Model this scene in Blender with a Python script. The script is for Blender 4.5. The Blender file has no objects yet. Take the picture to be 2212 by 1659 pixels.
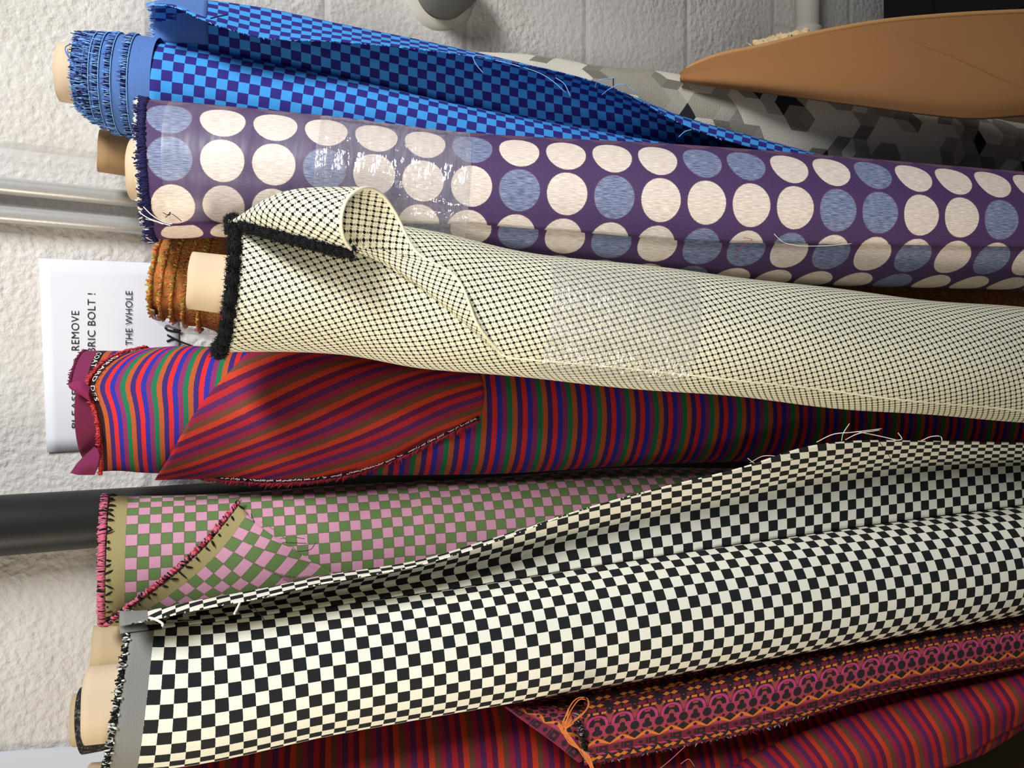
import bpy, math, random
import numpy as np
from mathutils import Vector, Matrix
random.seed(7)
rng = np.random.default_rng(11)
PI = math.pi
scene = bpy.context.scene
col = scene.collection

# ------------------------------------------------------------------ camera, world, lights, exposure
F, CX, CY, PITCH, H = 1840.0, 1106.0, 829.5, math.radians(31.0), 1.5
WALL_Y = 1.03
sp, cp = math.sin(PITCH), math.cos(PITCH)
FWD = np.array((0, cp, -sp)); RGT = np.array((0, -sp, -cp)); DWN = np.array((-1.0, 0, 0)); CAM = np.array((0, 0, H))
cd = bpy.data.cameras.new('camera'); cam = bpy.data.objects.new('camera', cd); col.objects.link(cam)
cd.sensor_fit = 'HORIZONTAL'; cd.sensor_width = 36.0; cd.lens = 36.0 * F / 2212.0; cd.clip_start = 0.01
cam.matrix_world = Matrix(((0, 1, 0, 0), (RGT[1], 0, -FWD[1], 0), (RGT[2], 0, -FWD[2], H), (0, 0, 0, 1)))
scene.camera = cam
w = bpy.data.worlds.new('world'); scene.world = w; w.use_nodes = True
w.node_tree.nodes['Background'].inputs[0].default_value = (0.95, 0.97, 1.0, 1)
w.node_tree.nodes['Background'].inputs[1].default_value = 0.062


def area(name, loc, target, sx, sy, power, color, spread=180):
    l = bpy.data.lights.new(name, 'AREA'); l.shape = 'RECTANGLE'; l.size = sx; l.size_y = sy
    l.energy = power; l.color = color; l.spread = math.radians(spread)
    o = bpy.data.objects.new(name, l); col.objects.link(o); o.location = loc
    o.rotation_euler = (Vector(target) - Vector(loc)).to_track_quat('-Z', 'Y').to_euler()
    return o


area('ceiling_light_panel', (1.45, -0.55, 2.7), (0.10, 0.85, 1.55), 1.2, 0.5, 14.5, (0.97, 0.98, 1.0), 78)
area('room_window_light', (-1.7, 0.10, 1.75), (-0.15, 0.66, 1.22), 0.6, 0.6, 2.9, (1.0, 0.89, 0.70), 58)
area('added_flap_fill', (-0.45, -0.75, 1.95), (0.33, 0.80, 1.10), 0.25, 0.25, 0.36, (1.0, 0.96, 0.9), 36)  # added narrow fill that brightens the inside of the blue flap, not a room fixture
vs = scene.view_settings
vs.view_transform = 'Standard'; vs.look = 'None'; vs.gamma = 1.0; vs.exposure = 0.14; vs.use_curve_mapping = False


# ------------------------------------------------------------------ geometry helpers
def P(px, py, d):
    return CAM + d * (FWD + (px - CX) / F * RGT + (py - CY) / F * DWN)


def wall_d(px):
    return WALL_Y / (cp - sp * (px - CX) / F)


def PW(px, py, off=0.0):
    return P(px, py, (WALL_Y - off) / (cp - sp * (px - CX) / F))


def inv_d(px, d1, p1, d2, p2):
    t = (np.asarray(px, float) - p1) / (p2 - p1)
    return 1.0 / ((1 - t) / d1 + t / d2)


def pchip(x, xs, ys):
    xs = np.asarray(xs, float); ys = np.asarray(ys, float); x = np.asarray(x, float)
    if len(xs) == 2:
        return ys[0] + (ys[1] - ys[0]) * (x - xs[0]) / (xs[1] - xs[0])
    h = np.diff(xs); dl = np.diff(ys) / h
    m = np.zeros_like(xs)
    for k in range(1, len(xs) - 1):
        if dl[k - 1] * dl[k] > 0:
            w1 = 2 * h[k] + h[k - 1]; w2 = h[k] + 2 * h[k - 1]
            m[k] = (w1 + w2) / (w1 / dl[k - 1] + w2 / dl[k])
    m[0], m[-1] = dl[0], dl[-1]
    i = np.clip(np.searchsorted(xs, x) - 1, 0, len(xs) - 2)
    t = (x - xs[i]) / h[i]
    lo = x < xs[0]; hi = x > xs[-1]
    tt = np.clip(t, 0, 1)
    r = ((2 * tt**3 - 3 * tt**2 + 1) * ys[i] + (tt**3 - 2 * tt**2 + tt) * h[i] * m[i]
         + (-2 * tt**3 + 3 * tt**2) * ys[i + 1] + (tt**3 - tt**2) * h[i] * m[i + 1])
    r = np.where(lo, ys[0] + m[0] * (x - xs[0]), r)
    return np.where(hi, ys[-1] + m[-1] * (x - xs[-1]), r)


def cr_curve(pts, n):
    """smooth curve through points (k x 3), n samples, chord-length parametrised"""
    pts = np.asarray(pts, float)
    if len(pts) == 2:
        t = np.linspace(0, 1, n)[:, None]
        return pts[0] * (1 - t) + pts[1] * t
    k = np.r_[0, np.cumsum(np.linalg.norm(np.diff(pts, axis=0), axis=1) ** 0.7 + 1e-9)]
    m = np.gradient(pts, k, axis=0)
    x = np.linspace(0, k[-1], n)
    i = np.clip(np.searchsorted(k, x) - 1, 0, len(k) - 2)
    hh = (k[i + 1] - k[i])[:, None]; t = ((x - k[i])[:, None]) / hh
    return ((2*t**3 - 3*t**2 + 1)*pts[i] + (t**3 - 2*t**2 + t)*hh*m[i] + (-2*t**3 + 3*t**2)*pts[i+1] + (t**3 - t**2)*hh*m[i+1])


def link(o, parent=None):
    col.objects.link(o)
    if parent is not None:
        o.parent = parent
        o.matrix_parent_inverse = Matrix.Translation(-Vector(parent.location))
    return o


def mk(name, verts, faces, mats, parent=None, uvs=None, midx=None, smooth=True):
    me = bpy.data.meshes.new(name)
    me.from_pydata([tuple(map(float, v)) for v in verts], [], [tuple(map(int, f)) for f in faces])
    if not isinstance(mats, (list, tuple)):
        mats = [mats]
    for m in mats:
        me.materials.append(m)
    if uvs is not None:
        uvs = np.asarray(uvs, np.float32)
        ul = me.uv_layers.new(name='UVMap')
        li = np.empty(len(me.loops), np.int32); me.loops.foreach_get('vertex_index', li)
        ul.data.foreach_set('uv', uvs[li].ravel())
    if midx is not None:
        me.polygons.foreach_set('material_index', np.asarray(midx, np.int32))
    me.polygons.foreach_set('use_smooth', [smooth] * len(me.polygons))
    me.update()
    o = bpy.data.objects.new(name, me)
    return link(o, parent)


def thing(name, label, cat, loc, group=None):
    o = bpy.data.objects.new(name, None); col.objects.link(o)
    o.empty_display_size = 0.05
    o.location = tuple(map(float, loc)); tag(o, label, cat, group)
    return o


def tag(o, label, cat, group=None):
    o['label'] = label; o['category'] = cat
    if group:
        o['group'] = group
    return o


def struct(o):
    o['kind'] = 'structure'
    return o


def bowed(ax, c, tilt=0.0):
    k = float(ax.s_of(ax.px[0] + 190) - ax.s_of(ax.px[0] + 90)) / 100
    return lambda th: (c * np.maximum(np.cos(th), -0.2) + tilt * np.sin(th)) * k


def solid(o, t, off=0.0, back=0, rim=0):
    m = o.modifiers.new('solid', 'SOLIDIFY'); m.thickness = t; m.offset = off
    m.material_offset = back; m.material_offset_rim = rim; m.use_even_offset = False
    return o


def grid_faces(nu, nv, wrap=False):
    f = []
    for i in range(nu - 1):
        for j in range(nv if wrap else nv - 1):
            a = i * nv + j; b = i * nv + (j + 1) % nv
            f.append((a, b, b + nv, a + nv))
    return f


AXES = []


class Axis:
    """The centre line of one rolled bolt, from its upper end down to the floor."""
    def __init__(s, st, depth, pend=2330, floor=True, pmin=None, spread=1.0):
        st = np.asarray(st, float)
        p0 = st[0, 0] - 90 if pmin is None else pmin
        px = np.linspace(p0, pend, 260)
        yt = pchip(px, st[:, 0], st[:, 1]); yb = pchip(px, st[:, 0], st[:, 2])
        d = inv_d(px, *depth)
        c = np.array([P(a, (t + b) / 2, q) for a, t, b, q in zip(px, yt, yb, d)])
        slope = np.gradient((yt + yb) / 2, px)
        r = (yb - yt) / 2 * np.cos(np.arctan(slope)) * d / F
        r = r / np.sqrt(1 + (r / d) ** 2)
        if floor:
            t = c[-1] - c[-12]; t /= np.linalg.norm(t)
            lean = math.sqrt(max(0, 1 - t[2] ** 2))
            L = (c[-1][2] - r[-1] * lean - 0.002) / -t[2]
            n = 40
            st_ = np.linspace(0, L, n + 1)[1:]
            ext = c[-1] + np.outer(st_, t)
            ext[:, 0] += -t[0] * (st_ - 0.06 * (1 - np.exp(-st_ / 0.06))) * spread
            c = np.vstack((c, ext)); r = np.r_[r, np.full(n, r[-1])]
            px = np.r_[px, pend + np.arange(1, n + 1)]
        tt = np.gradient(c, axis=0); tt /= np.linalg.norm(tt, axis=1)[:, None]
        nn = CAM - c; nn -= (nn * tt).sum(1)[:, None] * tt; nn /= np.linalg.norm(nn, axis=1)[:, None]
        bb = np.cross(tt, nn)
        if bb[0] @ DWN < 0:
            bb = -bb
        s.px, s.c, s.rr, s.t, s.n, s.b = px, c, r, tt, nn, bb
        s.len = np.r_[0, np.cumsum(np.linalg.norm(np.diff(c, axis=0), axis=1))]
        AXES.append(s)
        s.end = s.len[-1]; s.foot = c[-1].copy(); s.foot[2] = 0.0

    def s_of(s, px):
        return np.interp(px, s.px, s.len)

    def r(s, q):
        return np.interp(q, s.len, s.rr)

    def _v(s, a, q):
        return np.stack([np.interp(q, s.len, a[:, k]) for k in range(3)], -1)

    def at(s, q, th, dr=0.0, r_abs=None, n_too=False):
        q = np.asarray(q, float); th = np.asarray(th, float)
        rad = (s.r(q) if r_abs is None else r_abs) + dr
        e = np.sin(th)[..., None] * s._v(s.b, q) + np.cos(th)[..., None] * s._v(s.n, q)
        p = s._v(s.c, q) + np.asarray(rad)[..., None] * e
        return (p, e) if n_too else p

    def th_of(s, px, y):
        """angle on the front side seen at image height y"""
        q = s.s_of(px)
        th = np.linspace(-1.5, 1.5, 61)
        pts = s.at(np.full(61, q), th) - CAM
        yy = CY + F * (pts @ DWN) / (pts @ FWD)
        return float(np.interp(y, yy, th))


def tube(ax, name, mats, parent, p0, p1=None, th0=-PI, th1=PI, dr=0.0, r_abs=None, off=None, fade=0.10, nu=120, nv=72,
         u0=0.0, v0=0.0, rref=None, bump=None, thick=None, cap=True, back=0, ubase=None):
    s0 = float(ax.s_of(p0)); s1 = ax.end if p1 is None else float(ax.s_of(p1))
    sb = s0 if ubase is None else float(ax.s_of(ubase))
    closed = not callable(th0) and not callable(th1) and abs(th1 - th0 - 2 * PI) < 1e-6
    # denser rows near the upper end
    k = np.linspace(0, 1, nu)
    q = s0 + (s1 - s0) * (0.55 * k + 0.45 * k ** 2)
    f0 = th0 if callable(th0) else (lambda s: np.full_like(s, th0))
    f1 = th1 if callable(th1) else (lambda s: np.full_like(s, th1))
    a0, a1 = f0(q), f1(q)
    m = np.linspace(0, 1, nv + 1) if closed else np.linspace(0, 1, nv)
    TH = a0[:, None] + (a1 - a0)[:, None] * m[None]
    Q = np.repeat(q[:, None], TH.shape[1], 1)
    U = Q - sb + u0
    if off is not None:
        Q = Q + off(TH) * np.clip(1 - (Q - s0) / fade, 0, 1) ** 1.6
    D = np.full_like(Q, dr)
    if bump is not None:
        D = D + bump(Q - sb, TH)
    pts = ax.at(Q, TH, D, r_abs)
    R = float(ax.r((s0 + min(s1, s0 + 0.9)) / 2)) if rref is None else rref
    uv = np.stack((U, TH * R + v0), -1)
    nvv = TH.shape[1]
    verts = pts.reshape(-1, 3); uvs = uv.reshape(-1, 2)
    faces = grid_faces(nu, nvv)
    if closed and cap:
        verts = list(verts); uvs = list(uvs)
        for row, sgn in ((0, 1), (nu - 1, -1)):
            cidx = len(verts)
            verts.append(pts[row].mean(0)); uvs.append(uv[row].mean(0))
            for j in range(nvv - 1):
                a, b = row * nvv + j, row * nvv + j + 1
                faces.append((a, cidx, b) if sgn > 0 else (a, b, cidx))
    o = mk(name, verts, faces, mats, parent, uvs)
    if thick:
        solid(o, thick, 0.0, back)
    return o


def core_tube(name, st, depth, mat, parent, p1, wall=0.004):
    """hollow cardboard tube"""
    ax = Axis(st, depth, pend=p1, floor=False, pmin=st[0][0])
    nv = 48; q = np.linspace(0, ax.end, 10); th = np.linspace(0, 2 * PI, nv, endpoint=False)
    Q, T = np.meshgrid(q, th, indexing='ij')
    wob = 0.0006 * np.sin(3 * T + 1) * np.clip(1 - Q / 0.02, 0, 1)
    out = ax.at(Q + wob, T); inn = ax.at(Q[::-1] + wob[::-1], T, -wall)
    verts = np.vstack((out.reshape(-1, 3), inn.reshape(-1, 3)))
    uv = np.stack((Q, T * ax.rr[0]), -1).reshape(-1, 2)
    f = grid_faces(20, nv, True)
    a = 19 * nv
    f += [(a + j, a + (j + 1) % nv, (j + 1) % nv, j) for j in range(nv)]
    return mk(name, verts, f, mat, parent, np.vstack((uv, uv)))


def sheet(name, rows, mats, parent, nu, nv, thick=0.0011, u0=0.0, v0=0.0, uv=None, back=0, world=False, off=0.0):
    """cloth through a net of picked points; rows run along u, columns across (v)"""
    A = np.array([[p if world else P(*p) for p in r] for r in rows], float)
    B = np.array([cr_curve(A[i], nv) for i in range(len(A))])            # k x nv x 3
    G = np.array([cr_curve(B[:, j], nu) for j in range(nv)]).transpose(1, 0, 2)   # nu x nv x 3
    mid = nv // 2
    du = np.r_[0, np.cumsum(np.linalg.norm(np.diff(G[:, mid], axis=0), axis=1))]
    dv = np.concatenate((np.zeros((nu, 1)), np.cumsum(np.linalg.norm(np.diff(G, axis=1), axis=2), axis=1)), 1)
    UV = np.stack((np.repeat(du[:, None], nv, 1) + u0, dv + v0), -1)
    if uv is not None:
        UV = uv(G, du, dv)
    o = mk(name, G.reshape(-1, 3), grid_faces(nu, nv), mats, parent, UV.reshape(-1, 2))
    if thick:
        solid(o, thick, off, back)
    o['_'] = 0; del o['_']
    return o, G


def ribbon_tube(pts, r, n=6, r_end=None):
    pts = np.asarray(pts, float)
    t = np.gradient(pts, axis=0); t /= (np.linalg.norm(t, axis=1)[:, None] + 1e-12)
    a = np.cross(t, np.array((0.3, 0.5, 0.8))); a /= (np.linalg.norm(a, axis=1)[:, None] + 1e-12)
    b = np.cross(t, a)
    th = np.linspace(0, 2 * PI, n, endpoint=False)
    rr = np.linspace(r, r if r_end is None else r_end, len(pts)) if np.isscalar(r) else np.asarray(r)
    V = pts[:, None] + rr[:, None, None] * (np.cos(th)[None, :, None] * a[:, None] + np.sin(th)[None, :, None] * b[:, None])
    f = grid_faces(len(pts), n, True)
    f.append(tuple(range(n))[::-1]); f.append(tuple((len(pts) - 1) * n + k for k in range(n)))
    return V.reshape(-1, 3), f


class MB:
    def __init__(s):
        s.v, s.f, s.m = [], [], []

    def add(s, v, f, mi=0):
        b = len(s.v); s.v.extend(list(map(tuple, v))); s.f.extend([tuple(b + i for i in q) for q in f]); s.m.extend([mi] * len(f))

    def build(s, name, mats, parent=None, smooth=True):
        return mk(name, s.v, s.f, mats, parent, None, s.m, smooth)


def thread(name, pts, r, mat, parent, n=24, world=False):
    A = np.array([p if world else P(*p) for p in pts], float)
    v, f = ribbon_tube(cr_curve(A, n), r, 5)
    return mk(name, v, f, mat, parent)


def threads(name, lists, r, mat, parent):
    for pts in lists:
        thread(name, pts, r, mat, parent, 18)


def tufts(name, base, dirs, nrm, mats, parent, per=1, length=0.005, width=0.0006, jit=0.35, lift=0.0, wts=None, lenj=0.4, tip=0.35):
    """short yarn ends along an edge; base/dirs/nrm are k x 3"""
    mb = MB(); k = len(base)
    side = np.gradient(base, axis=0); side /= (np.linalg.norm(side, axis=1)[:, None] + 1e-9)
    for i in range(k):
        for _ in range(per):
            b = base[i] + side[i] * rng.normal(0, width) + nrm[i] * (lift + abs(rng.normal(0, width * 0.6)))
            d = dirs[i] + side[i] * rng.normal(0, jit) + nrm[i] * rng.normal(0, jit * 0.5)
            d /= np.linalg.norm(d)
            L = length * (1 + rng.normal(0, lenj)); L = max(L, length * 0.3)
            pts = np.array((b - d * L * 0.35, b + d * L * 0.3 + nrm[i] * width * 0.7, b + d * L))
            v, f = ribbon_tube(pts, [width, width * 1.05, width * tip], 4)
            mi = 0 if len(mats) == 1 else int(rng.choice(len(mats), p=wts))
            mb.add(v, f, mi)
    return mb.build(name, mats, parent)


def edge_frame(ax, px, ths, dr=0.0, off=None):
    q0 = float(ax.s_of(px)); ths = np.asarray(ths, float)
    q = np.full(len(ths), q0)
    if off is not None:
        q = q + off(ths)
    p, e = ax.at(q, ths, dr, n_too=True)
    d = -ax._v(ax.t, q)
    return p, d, e


def box(name, lo, hi, mat, parent=None, smooth=False):
    x0, y0, z0 = lo; x1, y1, z1 = hi
    v = [(x0, y0, z0), (x1, y0, z0), (x1, y1, z0), (x0, y1, z0), (x0, y0, z1), (x1, y0, z1), (x1, y1, z1), (x0, y1, z1)]
    f = [(0, 3, 2, 1), (4, 5, 6, 7), (0, 1, 5, 4), (1, 2, 6, 5), (2, 3, 7, 6), (3, 0, 4, 7)]
    return mk(name, v, f, mat, parent, smooth=smooth)


# ------------------------------------------------------------------ node material helpers
def lin(c):
    return tuple((v / 12.92 if v <= 0.04045 else ((v + 0.055) / 1.055) ** 2.4) for v in c)


def rgb(r, g, b):
    return lin((r / 255, g / 255, b / 255))


class N:
    def __init__(s, g, sock):
        s.g, s.k = g, sock

    def _b(s, op, o, r=False):
        return s.g.math(op, o, s) if r else s.g.math(op, s, o)

    def __add__(s, o): return s._b('ADD', o)
    def __radd__(s, o): return s._b('ADD', o, True)
    def __sub__(s, o): return s._b('SUBTRACT', o)
    def __rsub__(s, o): return s._b('SUBTRACT', o, True)
    def __mul__(s, o): return s._b('MULTIPLY', o)
    def __rmul__(s, o): return s._b('MULTIPLY', o, True)
    def __truediv__(s, o): return s._b('DIVIDE', o)
    def __lt__(s, o): return s._b('LESS_THAN', o)
    def __gt__(s, o): return s._b('GREATER_THAN', o)
    def __and__(s, o): return s._b('MULTIPLY', o)
    def __or__(s, o): return s._b('MAXIMUM', o)
    def floor(s): return s.g.math('FLOOR', s)
    def fract(s): return s.g.math('FRACT', s)
    def abs(s): return s.g.math('ABSOLUTE', s)
    def sin(s): return s.g.math('SINE', s)
    def mod2(s): return s.g.math('FLOORED_MODULO', s, 2.0)
    def max(s, o): return s.g.math('MAXIMUM', s, o)
    def min(s, o): return s.g.math('MINIMUM', s, o)
    def tri(s): return ((s - 0.5).fract() - 0.5).abs()      # 0 at integers, 0.5 halfway


class Mat:
    def __init__(s, name, rough=0.85, sheen=0.0, spec=0.3):
        s.m = bpy.data.materials.new(name); s.m.use_nodes = True
        s.t = s.m.node_tree; s.n = s.t.nodes; s.l = s.t.links
        s.bs = s.n['Principled BSDF']
        s.bs.inputs['Roughness'].default_value = rough
        s.bs.inputs['Specular IOR Level'].default_value = spec
        if sheen:
            s.bs.inputs['Sheen Weight'].default_value = sheen
        s._uv = None

    def put(s, sock, v):
        if isinstance(v, N):
            s.l.new(v.k, sock)
        elif isinstance(v, (tuple, list)):
            sock.default_value = tuple(v) + ((1.0,) if len(v) == 3 and sock.type == 'RGBA' else ())
        else:
            sock.default_value = v

    def math(s, op, a, b=None):
        n = s.n.new('ShaderNodeMath'); n.operation = op
        s.put(n.inputs[0], a)
        if b is not None:
            s.put(n.inputs[1], b)
        return N(s, n.outputs[0])

    def uv(s):
        if s._uv is None:
            a = s.n.new('ShaderNodeUVMap'); a.uv_map = 'UVMap'
            x = s.n.new('ShaderNodeSeparateXYZ'); s.l.new(a.outputs[0], x.inputs[0])
            s._uv = (N(s, x.outputs[0]), N(s, x.outputs[1])); s.uvvec = a.outputs[0]
        return s._uv

    def pos(s):
        a = s.n.new('ShaderNodeTexCoord')
        return a.outputs['Object']

    def xyz(s, vec):
        x = s.n.new('ShaderNodeSeparateXYZ'); s.l.new(vec, x.inputs[0])
        return [N(s, o) for o in x.outputs]

    def comb(s, a, b, c=0.0):
        n = s.n.new('ShaderNodeCombineXYZ')
        for k, v in enumerate((a, b, c)):
            s.put(n.inputs[k], v)
        return n.outputs[0]

    def noise(s, vec, scale, detail=2.0, rough=0.5):
        n = s.n.new('ShaderNodeTexNoise'); n.inputs['Scale'].default_value = scale
        n.inputs['Detail'].default_value = detail; n.inputs['Roughness'].default_value = rough
        s.l.new(vec, n.inputs['Vector'])
        return N(s, n.outputs[0])

    def voronoi(s, vec, scale, feature='F1', rand=1.0):
        n = s.n.new('ShaderNodeTexVoronoi'); n.feature = feature; n.inputs['Scale'].default_value = scale
        n.inputs['Randomness'].default_value = rand
        s.l.new(vec, n.inputs['Vector'])
        return N(s, n.outputs['Distance'])

    def white(s, vec):
        n = s.n.new('ShaderNodeTexWhiteNoise'); n.noise_dimensions = '3D'; s.l.new(vec, n.inputs['Vector'])
        return N(s, n.outputs['Value'])

    def mix(s, fac, a, b):
        n = s.n.new('ShaderNodeMix'); n.data_type = 'RGBA'
        s.put(n.inputs[0], fac); s.put(n.inputs[6], a); s.put(n.inputs[7], b)
        return N(s, n.outputs[2])

    def ramp(s, fac, stops, const=True):
        n = s.n.new('ShaderNodeValToRGB'); cr = n.color_ramp
        cr.interpolation = 'CONSTANT' if const else 'LINEAR'
        s.put(n.inputs[0], fac)
        cr.elements[0].position = stops[0][0]; cr.elements[0].color = tuple(stops[0][1]) + (1,)
        cr.elements.remove(cr.elements[1])
        for p, c in stops[1:]:
            e = cr.elements.new(p); e.color = tuple(c) + (1,)
        return N(s, n.outputs[0])

    def fac(s, fac, stops):
        return s.ramp(fac, [(p, (v, v, v)) for p, v in stops], False)

    def scale(s, c, f):
        """colour times scalar"""
        n = s.n.new('ShaderNodeMix'); n.data_type = 'RGBA'; n.blend_type = 'MULTIPLY'; n.inputs[0].default_value = 1.0
        s.put(n.inputs[6], c)
        if isinstance(f, N):
            q = s.n.new('ShaderNodeCombineColor')
            for k in range(3):
                s.put(q.inputs[k], f)
            s.l.new(q.outputs[0], n.inputs[7])
        else:
            n.inputs[7].default_value = (f, f, f, 1)
        return N(s, n.outputs[2])

    def bump(s, h, strength=0.4, dist=0.001):
        n = s.n.new('ShaderNodeBump'); n.inputs['Strength'].default_value = strength; n.inputs['Distance'].default_value = dist
        s.put(n.inputs['Height'], h); s.l.new(n.outputs[0], s.bs.inputs['Normal'])

    def color(s, c):
        s.put(s.bs.inputs['Base Color'], c)
        return s

    def weave(s, c, amt=0.10, su=900, sv=900, bump=0.25):
        u, v = s.uv()
        nz = s.noise(s.comb(u * (su * 0.4), v * sv), 1.0, 1.5)
        s.color(s.scale(c, 1.0 - amt + nz * (2 * amt)))
        if bump:
            s.bump(nz, bump, 0.0004)
        return s.m


def plain(name, c, rough=0.85, amt=0.08, scale=60, metal=0.0, spec=0.3, bump=0.0):
    g = Mat(name, rough, spec=spec)
    nz = g.noise(g.pos(), scale, 3)
    g.color(g.scale(c, 1.0 - amt + nz * (2 * amt)))
    g.bs.inputs['Metallic'].default_value = metal
    if bump:
        g.bump(nz, bump, 0.001)
    return g.m


# ------------------------------------------------------------------ cloth materials
def checker(name, A, B, size, band=0.0, bandc=None, line=None, bump=0.25, rough=0.85):
    g = Mat(name, rough)
    u, v = g.uv()
    wob = g.noise(g.comb(u * 1500, v * 1500), 1.0, 0) * 0.0005 - 0.00025
    uu = (u - band) / size + wob / size; vv = v / size + wob / size
    par = (uu.floor() + vv.floor()).mod2()
    c = g.mix(par, A, B)
    if line is not None:
        e = uu.tri().min(vv.tri())
        c = g.mix((e < 0.035) * 0.55, c, line)
    if band:
        tw = g.math('SINE', (u + (v * 600).sin() * 0.0004) * 5200) * 0.5 + 0.5
        bc = g.mix(tw * 0.55, bandc, tuple(x * 0.45 for x in bandc))
        c = g.mix(u < band, c, bc)
    return g.color(c) and g.weave(c, 0.09, bump=bump)


STRIPE_FRONT = [rgb(176, 84, 42), rgb(60, 34, 104), rgb(206, 40, 46), rgb(48, 42, 150), rgb(134, 44, 96), rgb(30, 112, 74)]
STRIPE_BACK = [rgb(196, 60, 34), rgb(110, 66, 50), rgb(150, 34, 62), rgb(92, 34, 86), rgb(178, 34, 44), rgb(98, 26, 66)]


def stripes(name, cols, period, along=0, head=(), bump=0.25, phase=0.0):
    g = Mat(name, 0.85, sheen=0.0)
    uv = g.uv(); s = uv[along]
    wob = g.noise(g.comb(uv[0] * 500, uv[1] * 500), 1.0, 1) * 0.0012 - 0.0006
    h0 = head[-1][0] if head else 0.0
    f = ((s + wob - h0) / period + phase).fract()
    k = len(cols)
    c = g.ramp(f, [(i / k, cc) for i, cc in enumerate(cols)])
    for lim, cc in reversed(head):
        c = g.mix((s + wob * 0.4) < lim, c, cc)
    return g.weave(c, 0.14, 700, 700, bump=bump)


def tweed(name, cream, dark, mid):
    g = Mat(name, 0.95)
    u, v = g.uv()
    ca, sa = math.cos(0.30), math.sin(0.30)
    p = (u * ca + v * sa) / 0.0042; q = (v * ca - u * sa) / 0.0031
    par = (p.floor() + q.floor()).mod2()
    fp = p.fract() - 0.5; fq = q.fract() - 0.5
    sq = (fp.abs().max(fq.abs() * 0.85) < 0.29) & (1.0 - par)
    blob = (fp * fp * 1.3 + fq * fq * 1.3)
    gap = ((fp.abs() > 0.32) & (fq.abs() > 0.26)) * 0.8
    sep = (fq.abs() > 0.43) * 0.28
    c = g.mix(gap.max(sep), cream, mid)
    c = g.mix(sq, c, dark)
    nz = g.noise(g.comb(u * 1200, v * 1200), 1.0, 1)
    c = g.scale(c, 0.92 + nz * 0.16)
    g.bump((0.5 - blob) * 0.8 + par * 0.2, 0.5, 0.0012)
    return g.color(c).m


DOT_ROWS = ['BCCCCCBCCCCBBCCBCCCC', 'BCCBCCCBCBCCCCBBCCBC', 'CCCCCCCCCCCBCBCCCCCC', 'CBBCBBCBCBCBBCBCBCBC', 'CCBCCCCCCCCBCCCCBCCC']


def dots(name, u0, v0, rows, sheen=0.0):
    """rows = indices into DOT_ROWS for v cells -1, 0, 1 .."""
    g = Mat(name, 0.7, spec=0.35)
    u, v = g.uv(); su, sv, R = 0.0424, 0.0405, 0.0187
    a = (u - u0) / su + 0.5; b = (v - v0) / sv + 0.5
    ci, ri = a.floor(), b.floor()
    wob = g.noise(g.comb(u * 1400, v * 1400), 1.0, 0) * 0.0008 - 0.0004
    x = (a.fract() - 0.5) * su * 1.04; y = (b.fract() - 0.5) * sv
    dist = g.math('SQRT', x * x + y * y) + wob
    sel = None
    for k, ro in enumerate(rows):
        st = []; last = None
        for i, ch in enumerate(DOT_ROWS[ro]):
            val = 1.0 if ch == 'B' else 0.0
            if val != last:
                st.append((i / 24.0, (val,) * 3)); last = val
        st.append((21 / 24.0, (0, 0, 0)))
        m = (ri - (k - 1)).abs() < 0.5
        t = m & g.ramp((ci + 0.5) / 24.0, st)
        sel = t if sel is None else sel.max(t)
    nz = g.noise(g.comb(u * 130, v * 1500), 1.0, 2)
    nb = g.noise(g.comb(u * 900, v * 900), 1.0, 1)
    purple = g.mix(g.fac(nb, [(0.40, 0), (0.60, 1)]), rgb(66, 50, 96), rgb(86, 58, 96))
    blue = g.mix(g.fac(nz, [(0.40, 0), (0.62, 1)]), rgb(90, 100, 134), rgb(148, 156, 184))
    cream = g.mix(g.fac(nz, [(0.42, 0), (0.6, 1)]), rgb(214, 196, 182), rgb(240, 228, 216))
    c = g.mix(sel, cream, blue)
    c = g.mix((dist < R) & (ri > -1.5), g.mix((dist < R + 0.0006) * 0.6, purple, rgb(120, 86, 96)), c)
    g.bump(nz, 0.3, 0.0005)
    return g.color(c).m


def hexes(name, size):
    g = Mat(name, 0.92)
    u, v = g.uv(); S3 = math.sqrt(3)
    x = v / size + 0.35; y = u / size * 0.92 + 0.2
    ax_ = x.fract() - 0.5; ay = ((y / S3).fract() - 0.5) * S3
    bx = (x - 0.5).fract() - 0.5; by = ((y / S3 - 0.5).fract() - 0.5) * S3
    near = (ax_ * ax_ + ay * ay) < (bx * bx + by * by)
    lx = near * ax_ + (1.0 - near) * bx; ly = near * ay + (1.0 - near) * by
    idx = g.math('ROUND', (x - lx) * 2.0); idy = g.math('ROUND', (y - ly) * 2.0 / S3)
    up = ly > (lx.abs() * (1 / S3))
    sec = up * 2.0 + (1.0 - up) * (lx > 0.0)
    w1 = g.white(g.comb(idx, idy, 3.1)); w2 = g.white(g.comb(idx, idy, sec + 7.3))
    pal = [rgb(176, 170, 158), rgb(150, 145, 134), rgb(40, 40, 46), rgb(160, 154, 142), rgb(196, 188, 172), rgb(128, 123, 114), rgb(226, 219, 202), rgb(168, 160, 146), rgb(142, 136, 124)]
    c2 = g.ramp(w2, [(i / 9, p) for i, p in enumerate(pal)])
    c = g.mix(w1 > 0.70, c2, rgb(228, 221, 204)); c = g.mix(w1 < 0.22, c, rgb(164, 157, 144))
    nz = g.noise(g.comb(u * 500, v * 500), 1.0, 3)
    rib = ((u * 1900).sin() * 0.5 + 0.5) * 0.25
    c = g.scale(c, 0.78 + nz * 0.35 - rib * 0.3)
    g.bump(nz, 0.5, 0.002)
    return g.color(c).m


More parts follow.
